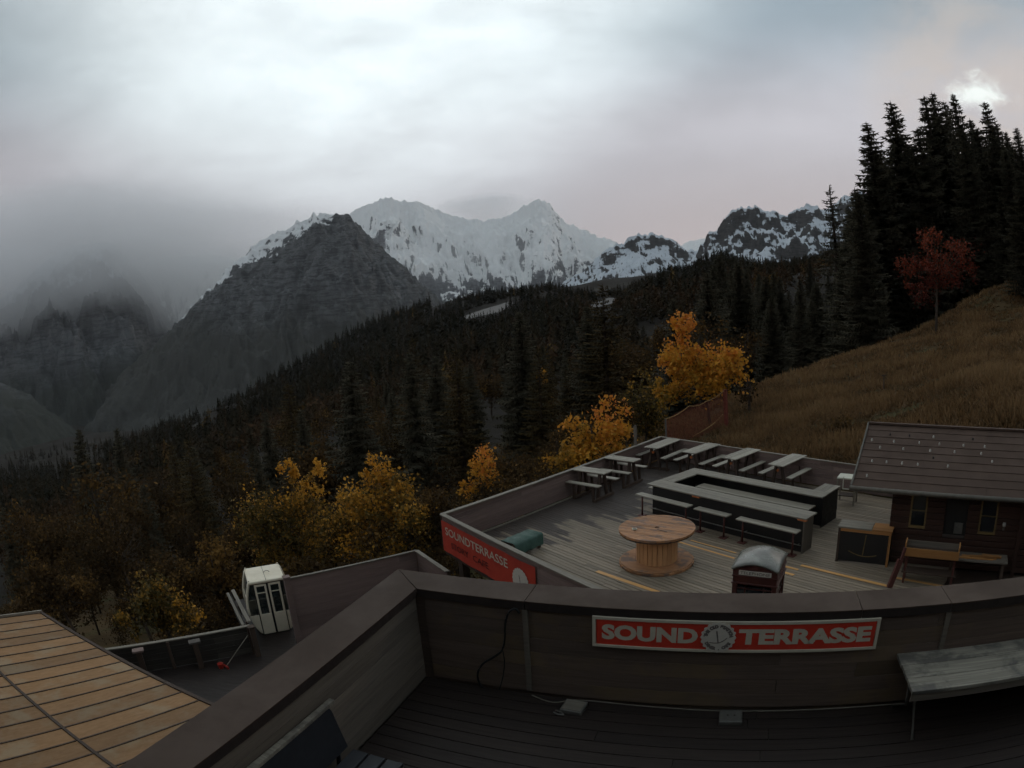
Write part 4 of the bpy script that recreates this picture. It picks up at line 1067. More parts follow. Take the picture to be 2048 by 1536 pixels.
for i in range(nrow):                               # lapped sheet rows
    s0, s1 = slen * i / nrow, slen * (i + 1) / nrow + 0.03
    for jx in range(4):
        xa, xb = x0r + (x1r - x0r) * jx / 4 + 0.004, x0r + (x1r - x0r) * (jx + 1) / 4 - 0.004
        def q(s, h): return (E0 + s * math.cos(sl) - h * math.sin(sl), 2.26 + s * math.sin(sl) + h * math.cos(sl))
        a_, b_, c_, d_ = q(s0, 0.016), q(s1, 0.004), q(s1, 0.010), q(s0, 0.026)
        V = [(x, y, z) for x in (xa, xb) for y, z in (a_, b_, c_, d_)]
        MB().add(V, [(0, 1, 2, 3), (7, 6, 5, 4), (3, 2, 6, 7), (0, 4, 5, 1), (0, 3, 7, 4), (1, 5, 6, 2)]).build('roof_sheet', M_roof, roof)
MB().bar((x0r - 0.02, E0, 2.26), (x0r - 0.02, E1, RY - 0.02), 0.05, 0.10).build('verge_board', M_gutter, roof)
MB().bar((x0r, E1, RY + 0.0), (x1r, E1, RY + 0.0), 0.16, 0.05).build('ridge_cap', M_roof, roof)
MB().tube([(x0r - 0.05, E0 - 0.07, 2.235), (x1r, E0 - 0.07, 2.235)], 0.065, 10).build('gutter', M_gutter, roof, smooth=True)
for i, row_ in enumerate(((1, (0.08,)), (3, (0.05, 0.16, 0.27, 0.38, 0.6)), (5, (0.1, 0.28, 0.47, 0.66, 0.85)), (4, (0.5, 0.95)), (6, (0.05, 0.2, 0.36, 0.52, 0.69, 0.86)), (7, (0.14, 0.32, 0.5, 0.78)))):
    rr_, xs = row_
    for f in xs:
        s = slen * (rr_ + 0.35) / nrow
        y, z = E0 + s * math.cos(sl), 2.30 + s * math.sin(sl)
        x = x0r + 0.1 + f * 4.2 + random.uniform(-0.1, 0.1)
        white = random.random() < 0.75
        MB().tube([(x, y, z - 0.03), (x, y - 0.01, z + 0.035)], [0.034, 0.02], 8).build('snow_guard', M_stud if white else M_ink, roof)

# ------------------------------------------------------------------ lower terrace with the gondola
LZ = -2.5
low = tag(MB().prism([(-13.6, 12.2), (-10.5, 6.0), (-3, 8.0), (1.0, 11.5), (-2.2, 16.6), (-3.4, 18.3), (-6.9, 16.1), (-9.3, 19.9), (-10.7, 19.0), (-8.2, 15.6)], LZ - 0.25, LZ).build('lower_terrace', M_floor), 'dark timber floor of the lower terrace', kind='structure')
# clamp the prism outline to boards running with the fence
VA = R(34.5)
fence('terrace_fence', 'low dark board fence with a pale top rail running up to the white gondola', (-12.9, 12.55), (-8.32, 15.45), LZ, 0.97, M_fenced, M_rail, 5, 3, 0.13, -1)
fence('terrace_fence', 'tall smooth plum-brown windbreak behind the corner of the side parapet', (-6.93, 16.12), (-3.36, 18.37), LZ, 2.33, M_fence, M_rail, 9, 4, 0.10, 1, 0.004)
fence('terrace_fence', 'short end of the plum-brown windbreak turning in below the red banner', (-3.34, 18.36), (-2.2, 16.62), LZ, 2.33, M_fence, M_rail, 9, 2, 0.14, 1, 0.004)
kp = thing('corner_post', (-7.0, 16.06, LZ), VA, 'plum-brown square post at the gondola end of the tall windbreak', 'post')
MB().box(-0.09, 0.09, -0.09, 0.09, 0, 2.36).build('shaft', M_fence, kp, bevel=0.008); MB().box(-0.11, 0.11, -0.11, 0.11, 2.361, 2.40).build('cap', M_fence, kp, bevel=0.005)
for k, (x, y, lab) in enumerate(((-9.72, 14.22, 'dark post with a pale flat cap halfway along the low fence'), (-11.3, 13.25, 'dark post with a small box on the low fence near the amber roof'))):
    t = thing('fence_post', (x, y, LZ), VA, lab, 'post')
    MB().box(-0.09, 0.09, -0.09, 0.09, 0, 0.86).build('shaft', M_leg, t); MB().box(-0.19, 0.19, -0.12, 0.12, 0.861, 0.93).build('cap', M_earth if k == 0 else M_fence, t, bevel=0.01)
kp2 = thing('gate_post', (-8.15, 15.25, LZ), VA, 'leaning red-brown post where the low fence meets the gondola', 'post')
MB().bar((0, 0, 0), (0, 0.02, 1.0), 0.16, 0.16).build('shaft', M_leg, kp2); MB().box(-0.1, 0.1, -0.08, 0.12, 1.003, 1.03).build('cap', M_leg, kp2)
bm = thing('bay_railing', (-8.45, 15.6, LZ), R(125), 'pale double railing running out beside the gondola over the slope', 'railing')
MB().bar((0, -0.07, 0.98), (2.75, -0.07, 0.98), 0.12, 0.05).build('rail', M_rail, bm); MB().bar((0, 0.14, 0.9), (2.75, 0.14, 0.9), 0.1, 0.05).build('rail', M_rail, bm)
for x in (0.1, 1.4, 2.65): MB().box(x, x + 0.08, -0.05, 0.03, -0.2, 0.95).build('post', M_leg, bm)
for i in range(5): MB().box(0, 2.7, 0.03, 0.055, 0, 0.16).build('board', M_fenced, bm, (0, 0, 0.04 + i * 0.17))
bk = thing('bucket', (-9.05, 14.3, LZ), 0, 'small red bucket on the lower terrace by the low fence', 'bucket')
MB().tube([(0, 0, 0), (0, 0, 0.16)], [0.075, 0.1], 14, True).build('body', M_bucket, bk, smooth=False)
MB().tube([(0.1 * math.cos(a), 0.0, 0.16 + 0.09 * math.sin(a)) for a in np.linspace(0, math.pi, 9)], 0.005, 5).build('handle', M_steel, bk)
br = thing('broom', (-8.9, 14.35, LZ), 0, 'broom with a pale stick leaning from the red bucket to the gate post', 'broom')
MB().tube([(0, 0, 0.04), (0.62, 0.78, 0.78)], 0.013, 7).build('stick', M_rail, br); MB().bar((-0.12, 0.08, 0.035), (0.12, -0.08, 0.035), 0.05, 0.07).build('head', M_bucket, br)

# gondola cabin
GA = R(29)
gd = thing('gondola_cabin', (-8.06, 16.82, LZ), GA, 'old white cable-car gondola with two glazed doors on the lower terrace', 'gondola')
HW = [(0.06, 0.50), (0.2, 0.60), (0.45, 0.71), (0.75, 0.775), (1.0, 0.785), (1.3, 0.755), (1.6, 0.685), (1.84, 0.60)]
DEP = 1.25
def hw(z): return float(np.interp(z, [q[0] for q in HW], [q[1] for q in HW]))
def shell(z0, z1, s, y0, y1, inset=0.0, n=7):
    V = []
    for k in range(n):
        z = z0 + (z1 - z0) * k / (n - 1); x = s * (hw(z) - inset)
        V += [(x, y0, z), (x, y1, z)]
    return MB().add(V, [(2 * k, 2 * k + 1, 2 * k + 3, 2 * k + 2) for k in range(n - 1)])
def wall_front(z0, z1, y, inset=0.0, n=7):
    V = []
    for k in range(n):
        z = z0 + (z1 - z0) * k / (n - 1); V += [(-hw(z) + inset, y, z), (hw(z) - inset, y, z)]
    return MB().add(V, [(2 * k, 2 * k + 1, 2 * k + 3, 2 * k + 2) for k in range(n - 1)])
def thick(o, th=0.03):
    m_ = o.modifiers.new('thick', 'SOLIDIFY'); m_.thickness = th; m_.offset = 0; return o
for s in (-1, 1):
    thick(shell(0.06, 0.74, s, 0.0, DEP).build('side_panel', M_gwhite, gd, smooth=True))
    thick(shell(0.745, 1.80, s, 0.09, DEP - 0.09, 0.012).build('side_window', M_gglass, gd, smooth=True), 0.006)
    for y in (0.035, DEP - 0.035):
        MB().tube([(s * hw(z), y, z) for z in np.linspace(0.72, 1.86, 9)], 0.045, 8).build('pillar', M_gwhite, gd, smooth=True)
    MB().tube([(s * hw(1.25), 0.06, 1.25), (s * hw(1.25), DEP - 0.06, 1.25)], 0.012, 6).build('window_rail', M_gwhite, gd)
thick(wall_front(0.06, 0.74, DEP).build('end_panel', M_gwhite, gd)); thick(wall_front(0.745, 1.80, DEP, 0.04).build('end_window', M_gglass, gd), 0.006)
MB().box(-0.46, 0.46, 0.02, DEP - 0.02, 0.0, 0.06).build('floor_pan', M_steel, gd)
for s in (-1, 1):
    MB().box(min(s * 0.2, s * 0.52), max(s * 0.2, s * 0.52), 0.12, DEP - 0.1, 0.40, 0.46).build('seat', M_leg, gd)
MB().tube([(0.2, 0.5, 0.95), (0.2, 0.52, 1.0)], 0.05, 10).build('hand_strap', M_orange, gd)
# front: seal strips, two doors
for s in (-1, 1):
    xs_in, xs_out = s * 0.035, s * 0.435
    x0, x1 = min(xs_in, xs_out), max(xs_in, xs_out)
    dr_ = MB().box(x0, x1, -0.035, 0.0, 0.03, 0.76).build('door', M_gwhite, gd, bevel=0.012)
    MB().box(x0, x0 + 0.065, -0.034, -0.001, 0.761, 1.80).build('stile', M_gwhite, dr_, bevel=0.008); MB().box(x1 - 0.065, x1, -0.034, -0.001, 0.761, 1.80).build('stile', M_gwhite, dr_, bevel=0.008)
    MB().box(x0 + 0.066, x1 - 0.066, -0.034, -0.001, 1.74, 1.80).build('head_rail', M_gwhite, dr_); MB().box(x0 + 0.066, x1 - 0.066, -0.04, -0.006, 1.50, 1.525).build('bar', M_gwhite, dr_)
    MB().box(x0 + 0.066, x1 - 0.066, -0.018, -0.012, 0.761, 1.739).build('pane', M_gglass, dr_)
    MB().box(x1 + 0.001 if s > 0 else x0 - 0.031, x1 + 0.031 if s > 0 else x0 - 0.001, -0.02, 0.01, 0.05, 1.80).build('door_seal', M_seal, gd)
    V = []
    for k in range(7):
        z = 0.06 + 0.68 * k / 6; V += [(s * 0.467, -0.003, z), (s * hw(z), 0.002, z)]
    thick(MB().add(V, [(2 * k, 2 * k + 1, 2 * k + 3, 2 * k + 2) for k in range(6)]).build('front_panel', M_gwhite, gd), 0.02)
    V = []
    for k in range(7):
        z = 0.745 + 1.05 * k / 6; V += [(s * 0.467, 0.004, z), (s * (hw(z) - 0.04), 0.004, z)]
    MB().add(V, [(2 * k, 2 * k + 1, 2 * k + 3, 2 * k + 2) for k in range(6)]).build('front_pane', M_gglass, gd)
MB().box(-0.034, 0.034, -0.02, 0.005, 0.04, 1.80).build('door_seal', M_seal, gd)
rfm = MB().box(-0.615, 0.615, -0.05, DEP + 0.03, 1.83, 1.93).build('roof', M_gwhite, gd, bevel=0.035)
MB().box(-0.006, 0.006, -0.045, DEP + 0.025, 1.9302, 1.934).build('seam', M_seal, rfm)
MB().tube([(0.1 + 0.1 * math.cos(a), 0.62, 1.93 + 0.06 * math.sin(a)) for a in np.linspace(0, math.pi, 9)], 0.01, 6).build('lifting_eye', M_steel, rfm, smooth=True)
for x in (-0.57, 0.57):
    for y in (0.02, DEP - 0.04): MB().tube([(x, y, 1.925), (x, y, 1.975)], 0.022, 8).build('roof_stud', M_gwhite, rfm)

# ------------------------------------------------------------------ trees
def spruce_geo(H, RW, seed, dens=16.0, droop=0.35, gaps=0.0, spray=1.2):
    """crown of drooping branches with hanging sprays; returns triangles and a tint per vertex"""
    g = np.random.default_rng(seed); V = []; T = []
    nb = int(H * dens); lump = g.uniform(0, 6.28, 6)
    for i in range(nb):
        f = 0.05 + 0.935 * (i / nb) ** 0.92
        if g.random() < gaps: continue
        h = H * f + g.normal(0, 0.12)
        a = 2.39996 * i + g.normal(0, 0.35)
        L = (RW * (1 - f) ** 0.72 * (0.4 + 0.6 * min(1, f * 5 + 0.4)) + 0.12) * g.uniform(0.6, 1.12)
        L *= 1 + 0.16 * math.sin(3 * a + lump[0] + 9 * f) + 0.12 * math.sin(2 * a + lump[1] - 23 * f)
        dx, dy = math.cos(a), math.sin(a)
        sag = droop * L * (0.35 + 0.75 * (1 - f)) * g.uniform(0.7, 1.25); m = max(2, int(L / 0.55) + 2)
        tb = g.uniform(0, 1)
        pts = []
        for k in range(m + 1):
            u = k / m
            pts.append((dx * L * u, dy * L * u, h + 0.10 * L * u - sag * u * (1.2 - 0.65 * u * u) + g.normal(0, 0.03)))
        for k in range(m):
            p, q = pts[k], pts[k + 1]
            w = (0.34 * L * (1 - 0.7 * k / m) * 0.55 + 0.20) * spray
            for sd in (-1, 1):
                e = g.uniform(0.6, 1.25)
                V += [p, q, (q[0] - dy * sd * w * e + dx * w * 0.45, q[1] + dx * sd * w * e + dy * w * 0.45, q[2] - g.uniform(0.05, 0.5) * w)]
                T += [tb, tb, min(1, tb + 0.25)]
            V += [p, q, ((p[0] + q[0]) / 2 + g.normal(0, 0.06), (p[1] + q[1]) / 2 + g.normal(0, 0.06), (p[2] + q[2]) / 2 - w * g.uniform(0.6, 1.4))]
            T += [tb * 0.6] * 3
        q = pts[-1]; V += [pts[-2], (q[0] + dx * 0.2, q[1] + dy * 0.2, q[2] + 0.09), (q[0] - dy * 0.09, q[1] + dx * 0.09, q[2] - 0.06)]; T += [tb] * 3
    for k in range(5):
        a = g.uniform(0, 6.28); V += [(0, 0, H * 1.0), (0.12 * math.cos(a), 0.12 * math.sin(a), H * 0.95), (-0.08 * math.sin(a), 0.08 * math.cos(a), H * 0.95)]; T += [0.5] * 3
    return np.array(V), np.array(T)
def spruce_meshes(H, RW, seed, mat, **kw):
    V, T = spruce_geo(H, RW, seed, **kw)
    crown = fast_mesh('crown', V, np.arange(len(V)).reshape(-1, 3), mat, False, T)
    tr = MB().tube([(0, 0, -1.5), (0, 0, H * 0.3), (0.02, 0, H * 0.7), (0, 0, H * 0.97)], [H * 0.014, H * 0.011, H * 0.006, 0.02], 8)
    return crown, mesh_from('trunk', tr.V, tr.F, M_bark, True), H
SPR = [spruce_meshes(26, 4.1, 1, M_needle), spruce_meshes(24, 3.6, 2, M_needle, droop=0.55), spruce_meshes(22, 4.0, 3, M_needle, gaps=0.1), spruce_meshes(28, 4.2, 4, M_needle, droop=0.45)]
THIN = spruce_meshes(24, 3.0, 9, M_needle, dens=8.0, gaps=0.1, droop=0.25, spray=1.15)
LAR = [spruce_meshes(20, 3.4, 5, M_larch, dens=13, droop=0.12, gaps=0.1, spray=0.75), spruce_meshes(18, 3.0, 6, M_larch, dens=13, droop=0.08, gaps=0.15, spray=0.75)]
def plant(kind, name, x, y, H, label, group, cat='tree', wide=1.0):
    cm, tm, h0 = kind
    z = ground_xy(x, y); k = H / h0
    t = thing(name, (x, y, z - 0.2), random.uniform(0, 6.28), label, cat, group)
    t.scale = (k * wide, k * wide, k)
    link('trunk', tm, t); link('crown', cm, t)
    return t
n_tree = 0
def plant_tip(kind, px, py, r, label, group, wide=1.0):
    p = pt(px, py, r); return plant(kind, 'spruce_tree', p[0], p[1], p[2] - ground_xy(p[0], p[1]), label, group, wide=wide)
# tall spruces on the right skyline (tips at their place against the sky)
G_R = 'tall spruces above the grassy slope'
LBL_R = 'tall dark spruce in the stand above the grassy slope'
for i, (px, py, r, w) in enumerate(((1731, 238, 80, 0.95), (1779, 196, 84, 0.95), (1846, 186, 92, 0.8), (1862, 178, 96, 0.8), (1886, 196, 100, 0.75), (1903, 181, 88, 0.75), (1967, 198, 90, 0.8), (1938, 232, 100, 0.9), (2030, 250, 84, 0.9), (2010, 258, 98, 0.9),
                                    (1833, 250, 82, 0.9), (1812, 280, 90, 1.0), (1758, 300, 95, 1.0), (1920, 250, 80, 0.9), (1990, 240, 104, 0.8), (2060, 262, 88, 1.0), (2100, 270, 92, 1.0), (1748, 285, 90, 1.1), (1795, 262, 98, 1.1), (1822, 285, 86, 1.1), (1873, 225, 94, 1.0), (1930, 268, 92, 1.1), (1952, 250, 98, 1.0), (1982, 262, 86, 1.1), (2020, 285, 92, 1.1), (2035, 335, 64, 1.2), (2078, 310, 66, 1.2), (2000, 390, 76, 1.2))):
    lab = LBL_R
    if i == 0: lab = 'tall spruce with drooping branches at the open edge of the stand'
    plant_tip(SPR[(i * 3) % 4], px, py, r, lab, G_R, w * 1.5)
plant_tip(THIN, 1658, 367, 125, 'thin half-bare spruce standing alone before the craggy ridge', None, 1.5)
SKY = np.array([(860, 612), (900, 594), (960, 574), (1040, 566), (1100, 560), (1160, 570), (1200, 578), (1260, 562), (1300, 548), (1340, 528), (1380, 524), (1420, 500), (1440, 486), (1470, 508), (1500, 515), (1560, 520), (1640, 505), (1690, 480), (1705, 420), (1725, 330), (1760, 270), (1800, 260), (1830, 250), (1980, 262), (2048, 275), (2300, 300)])
G_F = 'spruces filling the wooded slope'
cnt = 0; tries = 0; spots = []
while cnt < 120 and tries < 4000:
    tries += 1
    px = random.uniform(1400, 2160); r = random.uniform(62, 190)
    if px > 1900 and r < 80: continue
    if 1790 < px < 1960 and r < 74: continue
    a, _ = azel(px, 600); x, y = r * math.sin(R(a)), r * math.cos(R(a))
    if any((x - u) ** 2 + (y - w_) ** 2 < (3.2 + r * 0.012) ** 2 for u, w_ in spots): continue
    sy = np.interp(px, SKY[:, 0], SKY[:, 1]) + random.uniform(4, 90)
    top = pt(px, sy, r)[2]; z = ground_xy(x, y)
    H = min(top - z, random.uniform(17, 30))
    if H < 7: continue
    spots.append((x, y)); cnt += 1
    plant(SPR[cnt % 4], 'spruce_tree', x, y, H, 'dark spruce in the dense stand behind the grassy slope', 'spruces behind the grassy slope', wide=random.uniform(1.3, 1.7))
# mixed wood on the slope to the valley
def broad_meshes(seed, mat, n=1900, size=0.26):
    g = np.random.default_rng(seed); k = 46
    d_ = g.normal(0, 1, (k, 3)); d_ /= np.linalg.norm(d_, axis=1)[:, None]
    cs = d_ * (g.random(k) ** 0.45)[:, None] * [2.0, 2.0, 2.9] + [0, 0, 4.6]
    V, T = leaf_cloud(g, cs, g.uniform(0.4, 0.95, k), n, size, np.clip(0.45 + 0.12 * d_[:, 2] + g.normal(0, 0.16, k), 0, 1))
    m = MB(); m.tube([(0, 0, -1), (0.1, 0, 2), (0, 0.1, 4.4), (0, 0, 6.6)], [0.13, 0.11, 0.07, 0.02], 7)
    for c in cs[::2]:
        j_ = np.array([0, 0, 1.6 + 0.55 * (c[2] - 1.6)]); m.tube([j_, (j_ + c) / 2 - [0, 0, 0.1], c], [0.05, 0.03, 0.01], 4, False)
    return fast_mesh('crown', V, np.arange(len(V)).reshape(-1, 4), mat, False, T), mesh_from('trunk', m.V, m.F, M_bark, True), 7.5
def leaf_cloud(g, centres, rads, n, size, tint):
    """n leaf faces scattered round the clump centres"""
    ci = g.integers(0, len(centres), n)
    P = centres[ci] + g.normal(0, 0.62, (n, 3)) * rads[ci][:, None]
    u = g.normal(0, 1, (n, 3)); u /= np.linalg.norm(u, axis=1)[:, None]
    w = np.cross(u, g.normal(0, 1, (n, 3))); w /= np.linalg.norm(w, axis=1)[:, None]
    s = size * g.uniform(0.6, 1.3, n)[:, None]
    V = np.stack([P - u * s * 0.5, P + w * s * 0.42, P + u * s * 0.6, P - w * s * 0.42], 1).reshape(-1, 4, 3)
    return V.reshape(-1, 3), np.repeat(np.clip(tint[ci] + g.normal(0, 0.13, n), 0, 1), 4)
BRD = [broad_meshes(61, M_rust_l), broad_meshes(62, M_rust_l, 1300, 0.22), broad_meshes(63, M_rust_l, 2400, 0.24)]
cnt = 0; tries = 0
while cnt < 165 and tries < 9000:
    tries += 1
    px = random.uniform(-60, 1440); r = math.exp(random.uniform(math.log(50), math.log(190)))
    a, _ = azel(px, 700); x, y = r * math.sin(R(a)), r * math.cos(R(a))
    if any((x - u) ** 2 + (y - w_) ** 2 < (2.8 + r * 0.02) ** 2 for u, w_ in spots): continue
    spots.append((x, y)); cnt += 1
    q_ = random.random()
    if q_ < 0.38: plant(SPR[cnt % 4], 'spruce_tree', x, y, random.uniform(8, 16), 'dark spruce in the mixed wood below the terraces', 'spruces in the mixed wood below the terraces', wide=random.uniform(1.1, 1.5))
    elif q_ < 0.68: plant(LAR[cnt % 2], 'larch_tree', x, y, random.uniform(8, 15), 'brown autumn larch in the mixed wood below the terraces', 'larches in the mixed wood below the terraces', wide=random.uniform(1.1, 1.5))
    else: plant(BRD[cnt % 3], 'broadleaf_tree', x, y, random.uniform(7, 12), 'dull brown broadleaf tree in the mixed wood below the terraces', 'broadleaf trees in the mixed wood below the terraces', wide=random.uniform(1.0, 1.4))
cnt = 0; tries = 0
while cnt < 75 and tries < 9000:                     # low growth right below the terraces
    tries += 1
    px = random.uniform(-80, 1290); r = random.uniform(22, 52)
    a, _ = azel(px, 900); x, y = r * math.sin(R(a)), r * math.cos(R(a))
    u_, v_ = uv((x, y))
    if u_ > -18.6 and v_ > va - 1.2: continue
    if (x * math.sin(R(34.5)) - y * math.cos(R(34.5))) > -17.2 and x < 0: continue
    if x > -4.5 and u_ > -19.6: continue
    if any((x - u) ** 2 + (y - w_) ** 2 < 2.2 ** 2 for u, w_ in spots): continue
    spots.append((x, y)); cnt += 1
    plant(BRD[cnt % 3], 'shrub', x, y, random.uniform(2.6, 5.0), 'brown and olive shrub in the thicket right below the terraces', 'shrubs in the thicket below the terraces', 'shrub', wide=random.uniform(1.0, 1.5))
p = pt(575, 760, 92); plant(LAR[0], 'larch_tree', p[0], p[1], p[2] - ground_xy(p[0], p[1]), 'broad brown larch with a pointed top rising above the yellow bushes', None, wide=1.5)
p = pt(825, 672, 150); plant(LAR[1], 'larch_tree', p[0], p[1], p[2] - ground_xy(p[0], p[1]), 'tall olive-brown larch on the dark wooded slope', None, wide=1.3)
p = pt(155, 850, 95); plant(SPR[1], 'spruce_tree', p[0], p[1], p[2] - ground_xy(p[0], p[1]), 'slender dark spruce standing above the pale valley fields', None, wide=1.2)
p = pt(232, 850, 110); plant(SPR[0], 'spruce_tree', p[0], p[1], p[2] - ground_xy(p[0], p[1]), 'dark spruce beside the slender one above the valley fields', None, wide=1.1)

# the wood farther off: one mass
def far_wood():
    g = np.random.default_rng(5); Vs = []; Fs = []; Ts = []; n0 = 0
    N = 17000
    az = g.uniform(-52, 56, N); r = np.exp(g.uniform(math.log(165), math.log(1250), N) * 0.55 + 0.45 * np.log(np.sqrt(g.uniform(165 ** 2, 1250 ** 2, N))))
    x, y = r * np.sin(np.radians(az)), r * np.cos(np.radians(az))
    z = ground(az, r)
    clear = CLEAR
    dens = fbm(x / 120 + 3, y / 120, 3)
    left = (az < -18) & (r > 420) & (dens < 0.05)
    keep = ~left & (dens > -0.33)
    for c, rad in clear:                                # open ground, and the trees in front of it that would hide it
        dl_ = np.abs(np.degrees(np.arctan2(x, y)) - math.degrees(math.atan2(c[0], c[1]))) * np.pi / 180 * np.hypot(c[0], c[1])
        rc = math.hypot(c[0], c[1]); keep &= ~((np.hypot(x - c[0], y - c[1]) < rad) | ((dl_ < rad * 0.8) & (r < rc) & (r > rc - 90)))
    x, y, z, r, dens = x[keep], y[keep], z[keep], r[keep], dens[keep]
    N = len(x)
    H = g.uniform(9, 19, N) * (0.85 + 0.3 * g.random(N))
    sa = np.array([azel(*q) for q in SKY]); azk = np.degrees(np.arctan2(x, y))
    lim = np.interp(azk, sa[:, 0], sa[:, 1], left=-1, right=1) - g.uniform(0, 0.006, N)
    lim = np.where(azk < sa[0, 0], 1, lim)
    H = np.minimum(H, lim * r + CAM_Z - z); sel = H > 5
    x, y, z, r, H, dens = x[sel], y[sel], z[sel], r[sel], H[sel], dens[sel]; N = len(x)
    Wd = H * g.uniform(0.17, 0.27, N)
    mixn = fbm(x / 70, y / 70, 3) + g.normal(0, 0.22, N)
    lower = np.clip((520 - r) / 260, 0, 1)
    tint = np.clip(0.16 + 0.5 * mixn + 0.42 * lower + g.normal(0, 0.1, N), 0, 0.93)
    tint[g.random(N) < 0.006] = 1.0
    dec = (tint > 0.5) & (g.random(N) < 0.75)            # broadleaf crowns among the conifers
    H = np.where(dec, H * 0.72, H * g.choice([0.7, 0.9, 1.0, 1.15], N)); Wd = np.where(dec, H * g.uniform(0.3, 0.45, N), Wd)
    def tris(idx, P0, P1, P2, tn):
        nonlocal n0
        Vs.append(np.stack([P0, P1, P2], 1).reshape(-1, 3)); k = len(P0)
        Fs.append(np.arange(n0, n0 + 3 * k).reshape(-1, 3)); n0 += 3 * k
        Ts.append(np.repeat(tn, 3))
    ci = np.where(~dec)[0]                               # conifers: fans of drooping branches round the stem
    xc, yc, zc, hc, wc_, tc_ = x[ci], y[ci], z[ci], H[ci], Wd[ci], tint[ci]
    nb = 46
    for k in range(nb):
        f = 0.06 + 0.9 * (k / nb) ** 0.9
        a = 2.39996 * k + g.normal(0, 0.5, len(ci)); rr = (wc_ * (1 - f) ** 0.8 + 0.12) * g.uniform(0.6, 1.25, len(ci)); dl = g.uniform(0.3, 0.62, len(ci))
        h = zc + hc * f; ax = np.stack([xc, yc, h + 0.05 * hc], 1)
        e1 = np.stack([xc + rr * np.cos(a - dl), yc + rr * np.sin(a - dl), h - rr * g.uniform(0.1, 0.6, len(ci))], 1)
        e2 = np.stack([xc + rr * np.cos(a + dl), yc + rr * np.sin(a + dl), h - rr * g.uniform(0.1, 0.6, len(ci))], 1)
        tris(ci, ax, e1, e2, np.clip(tc_ + g.normal(0, 0.05, len(ci)), 0, 1))
    ci = np.where(dec)[0]                                # broadleaf crowns: loose clouds of foliage
    nl_ = 84
    for k in range(nl_):
        q = g.normal(0, 1, (len(ci), 3)); q /= np.linalg.norm(q, axis=1)[:, None]; q *= (g.random(len(ci)) ** 0.4)[:, None]
        c = np.stack([x[ci] + q[:, 0] * Wd[ci], y[ci] + q[:, 1] * Wd[ci], z[ci] + H[ci] * (0.55 + 0.45 * q[:, 2])], 1)
        sz = (0.045 * H[ci] + 0.12)[:, None]
        e = [c + g.normal(0, 1, (len(ci), 3)) * sz for _ in range(3)]
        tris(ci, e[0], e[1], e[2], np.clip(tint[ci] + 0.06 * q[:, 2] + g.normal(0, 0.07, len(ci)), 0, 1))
    return fast_mesh('wood', np.concatenate(Vs), np.concatenate(Fs), M_far, False, np.concatenate(Ts))
tag(link('far_wood', far_wood()), 'dark mixed mountain forest covering the far slope and its crest', 'forest', kind='stuff')

def leafy_tree(name, label, base, parts, n, size, mat, seed, group=None, bk=M_barkl, trunk_r=0.11, clumps=60, cat='tree'):
    """parts: ellipsoids (centre, radii, tint) that the crown is made of; limbs run from the trunk to the clumps"""
    g = np.random.default_rng(seed); base = np.array(base, float)
    cs = []; rs_ = []; ts = []
    vol = np.array([p[1][0] * p[1][1] * p[1][2] for p in parts]); vol = vol / vol.sum()
    for (c, rd, tn), v in zip(parts, vol):
        k = max(6, int(clumps * 1.6 * v))
        d_ = g.normal(0, 1, (k, 3)); d_ /= np.linalg.norm(d_, axis=1)[:, None]
        q = d_ * (g.random(k) ** 0.4)[:, None]
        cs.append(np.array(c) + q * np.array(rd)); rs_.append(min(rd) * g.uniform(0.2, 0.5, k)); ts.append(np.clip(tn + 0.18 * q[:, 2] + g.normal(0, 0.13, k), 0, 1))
    cs, rs_, ts = np.concatenate(cs), np.concatenate(rs_), np.concatenate(ts)
    t = thing(name, tuple(base), 0, label, cat, group)
    V, T = leaf_cloud(g, cs - base, rs_, n, size, ts)
    link('crown', fast_mesh('crown', V, np.arange(len(V)).reshape(-1, 4), mat, False, T), t)
    mid = (cs - base).mean(0)
    m = MB(); top = mid + np.array([0, 0, 0.35 * (cs[:, 2].max() - cs[:, 2].min())])
    spine = [np.array([0, 0, -1.0]), mid * [0.35, 0.35, 0.3], mid * [0.85, 0.85, 0.75], mid, top]
    m.tube(spine, [trunk_r, trunk_r * 0.85, trunk_r * 0.65, trunk_r * 0.45, trunk_r * 0.15], 8)
    for c in (cs - base)[:: max(1, len(cs) // 34)]:
        f = np.clip(0.25 + 0.5 * g.random(), 0, 1); j = spine[2] * (1 - f) + spine[3] * f if c[2] > spine[2][2] else spine[1] * (1 - f) + spine[2] * f
        k_ = (j + c) / 2 + g.normal(0, 0.12, 3) - [0, 0, 0.08 * np.linalg.norm(c - j)]
        m.tube([j, k_, c], [trunk_r * 0.3, trunk_r * 0.2, trunk_r * 0.06], 5, False)
    link('trunk', mesh_from('trunk', m.V, m.F, bk, True), t)
    return t
def ell(px, py, r, hx, hy, tint, deep=0.8):
    k = r / F_PX
    return (pt(px, py, r), (hx * k, max(hx, hy) * k * deep, hy * k), tint)
def base_at(px, r):
    a, _ = azel(px, 850); x, y = r * math.sin(R(a)), r * math.cos(R(a)); return (x, y, ground_xy(x, y))
leafy_tree('maple_tree', 'bright yellow-orange maple behind the far corner of the deck', base_at(1425, 37), [ell(1362, 655, 37, 26, 38, 0.85), ell(1370, 715, 37, 48, 42, 0.7), ell(1440, 735, 37, 52, 48, 0.62), ell(1395, 760, 37, 60, 34, 0.5), ell(1330, 790, 37.5, 26, 36, 0.2)], 6500, 0.20, M_maple, 21, clumps=95)
leafy_tree('maple_tree', 'sparse brown-leaved tree beside the bright yellow maple', base_at(1500, 40), [ell(1492, 705, 40, 34, 52, 0.35), ell(1490, 770, 40, 26, 40, 0.3)], 900, 0.17, M_rust_l, 22, clumps=40)
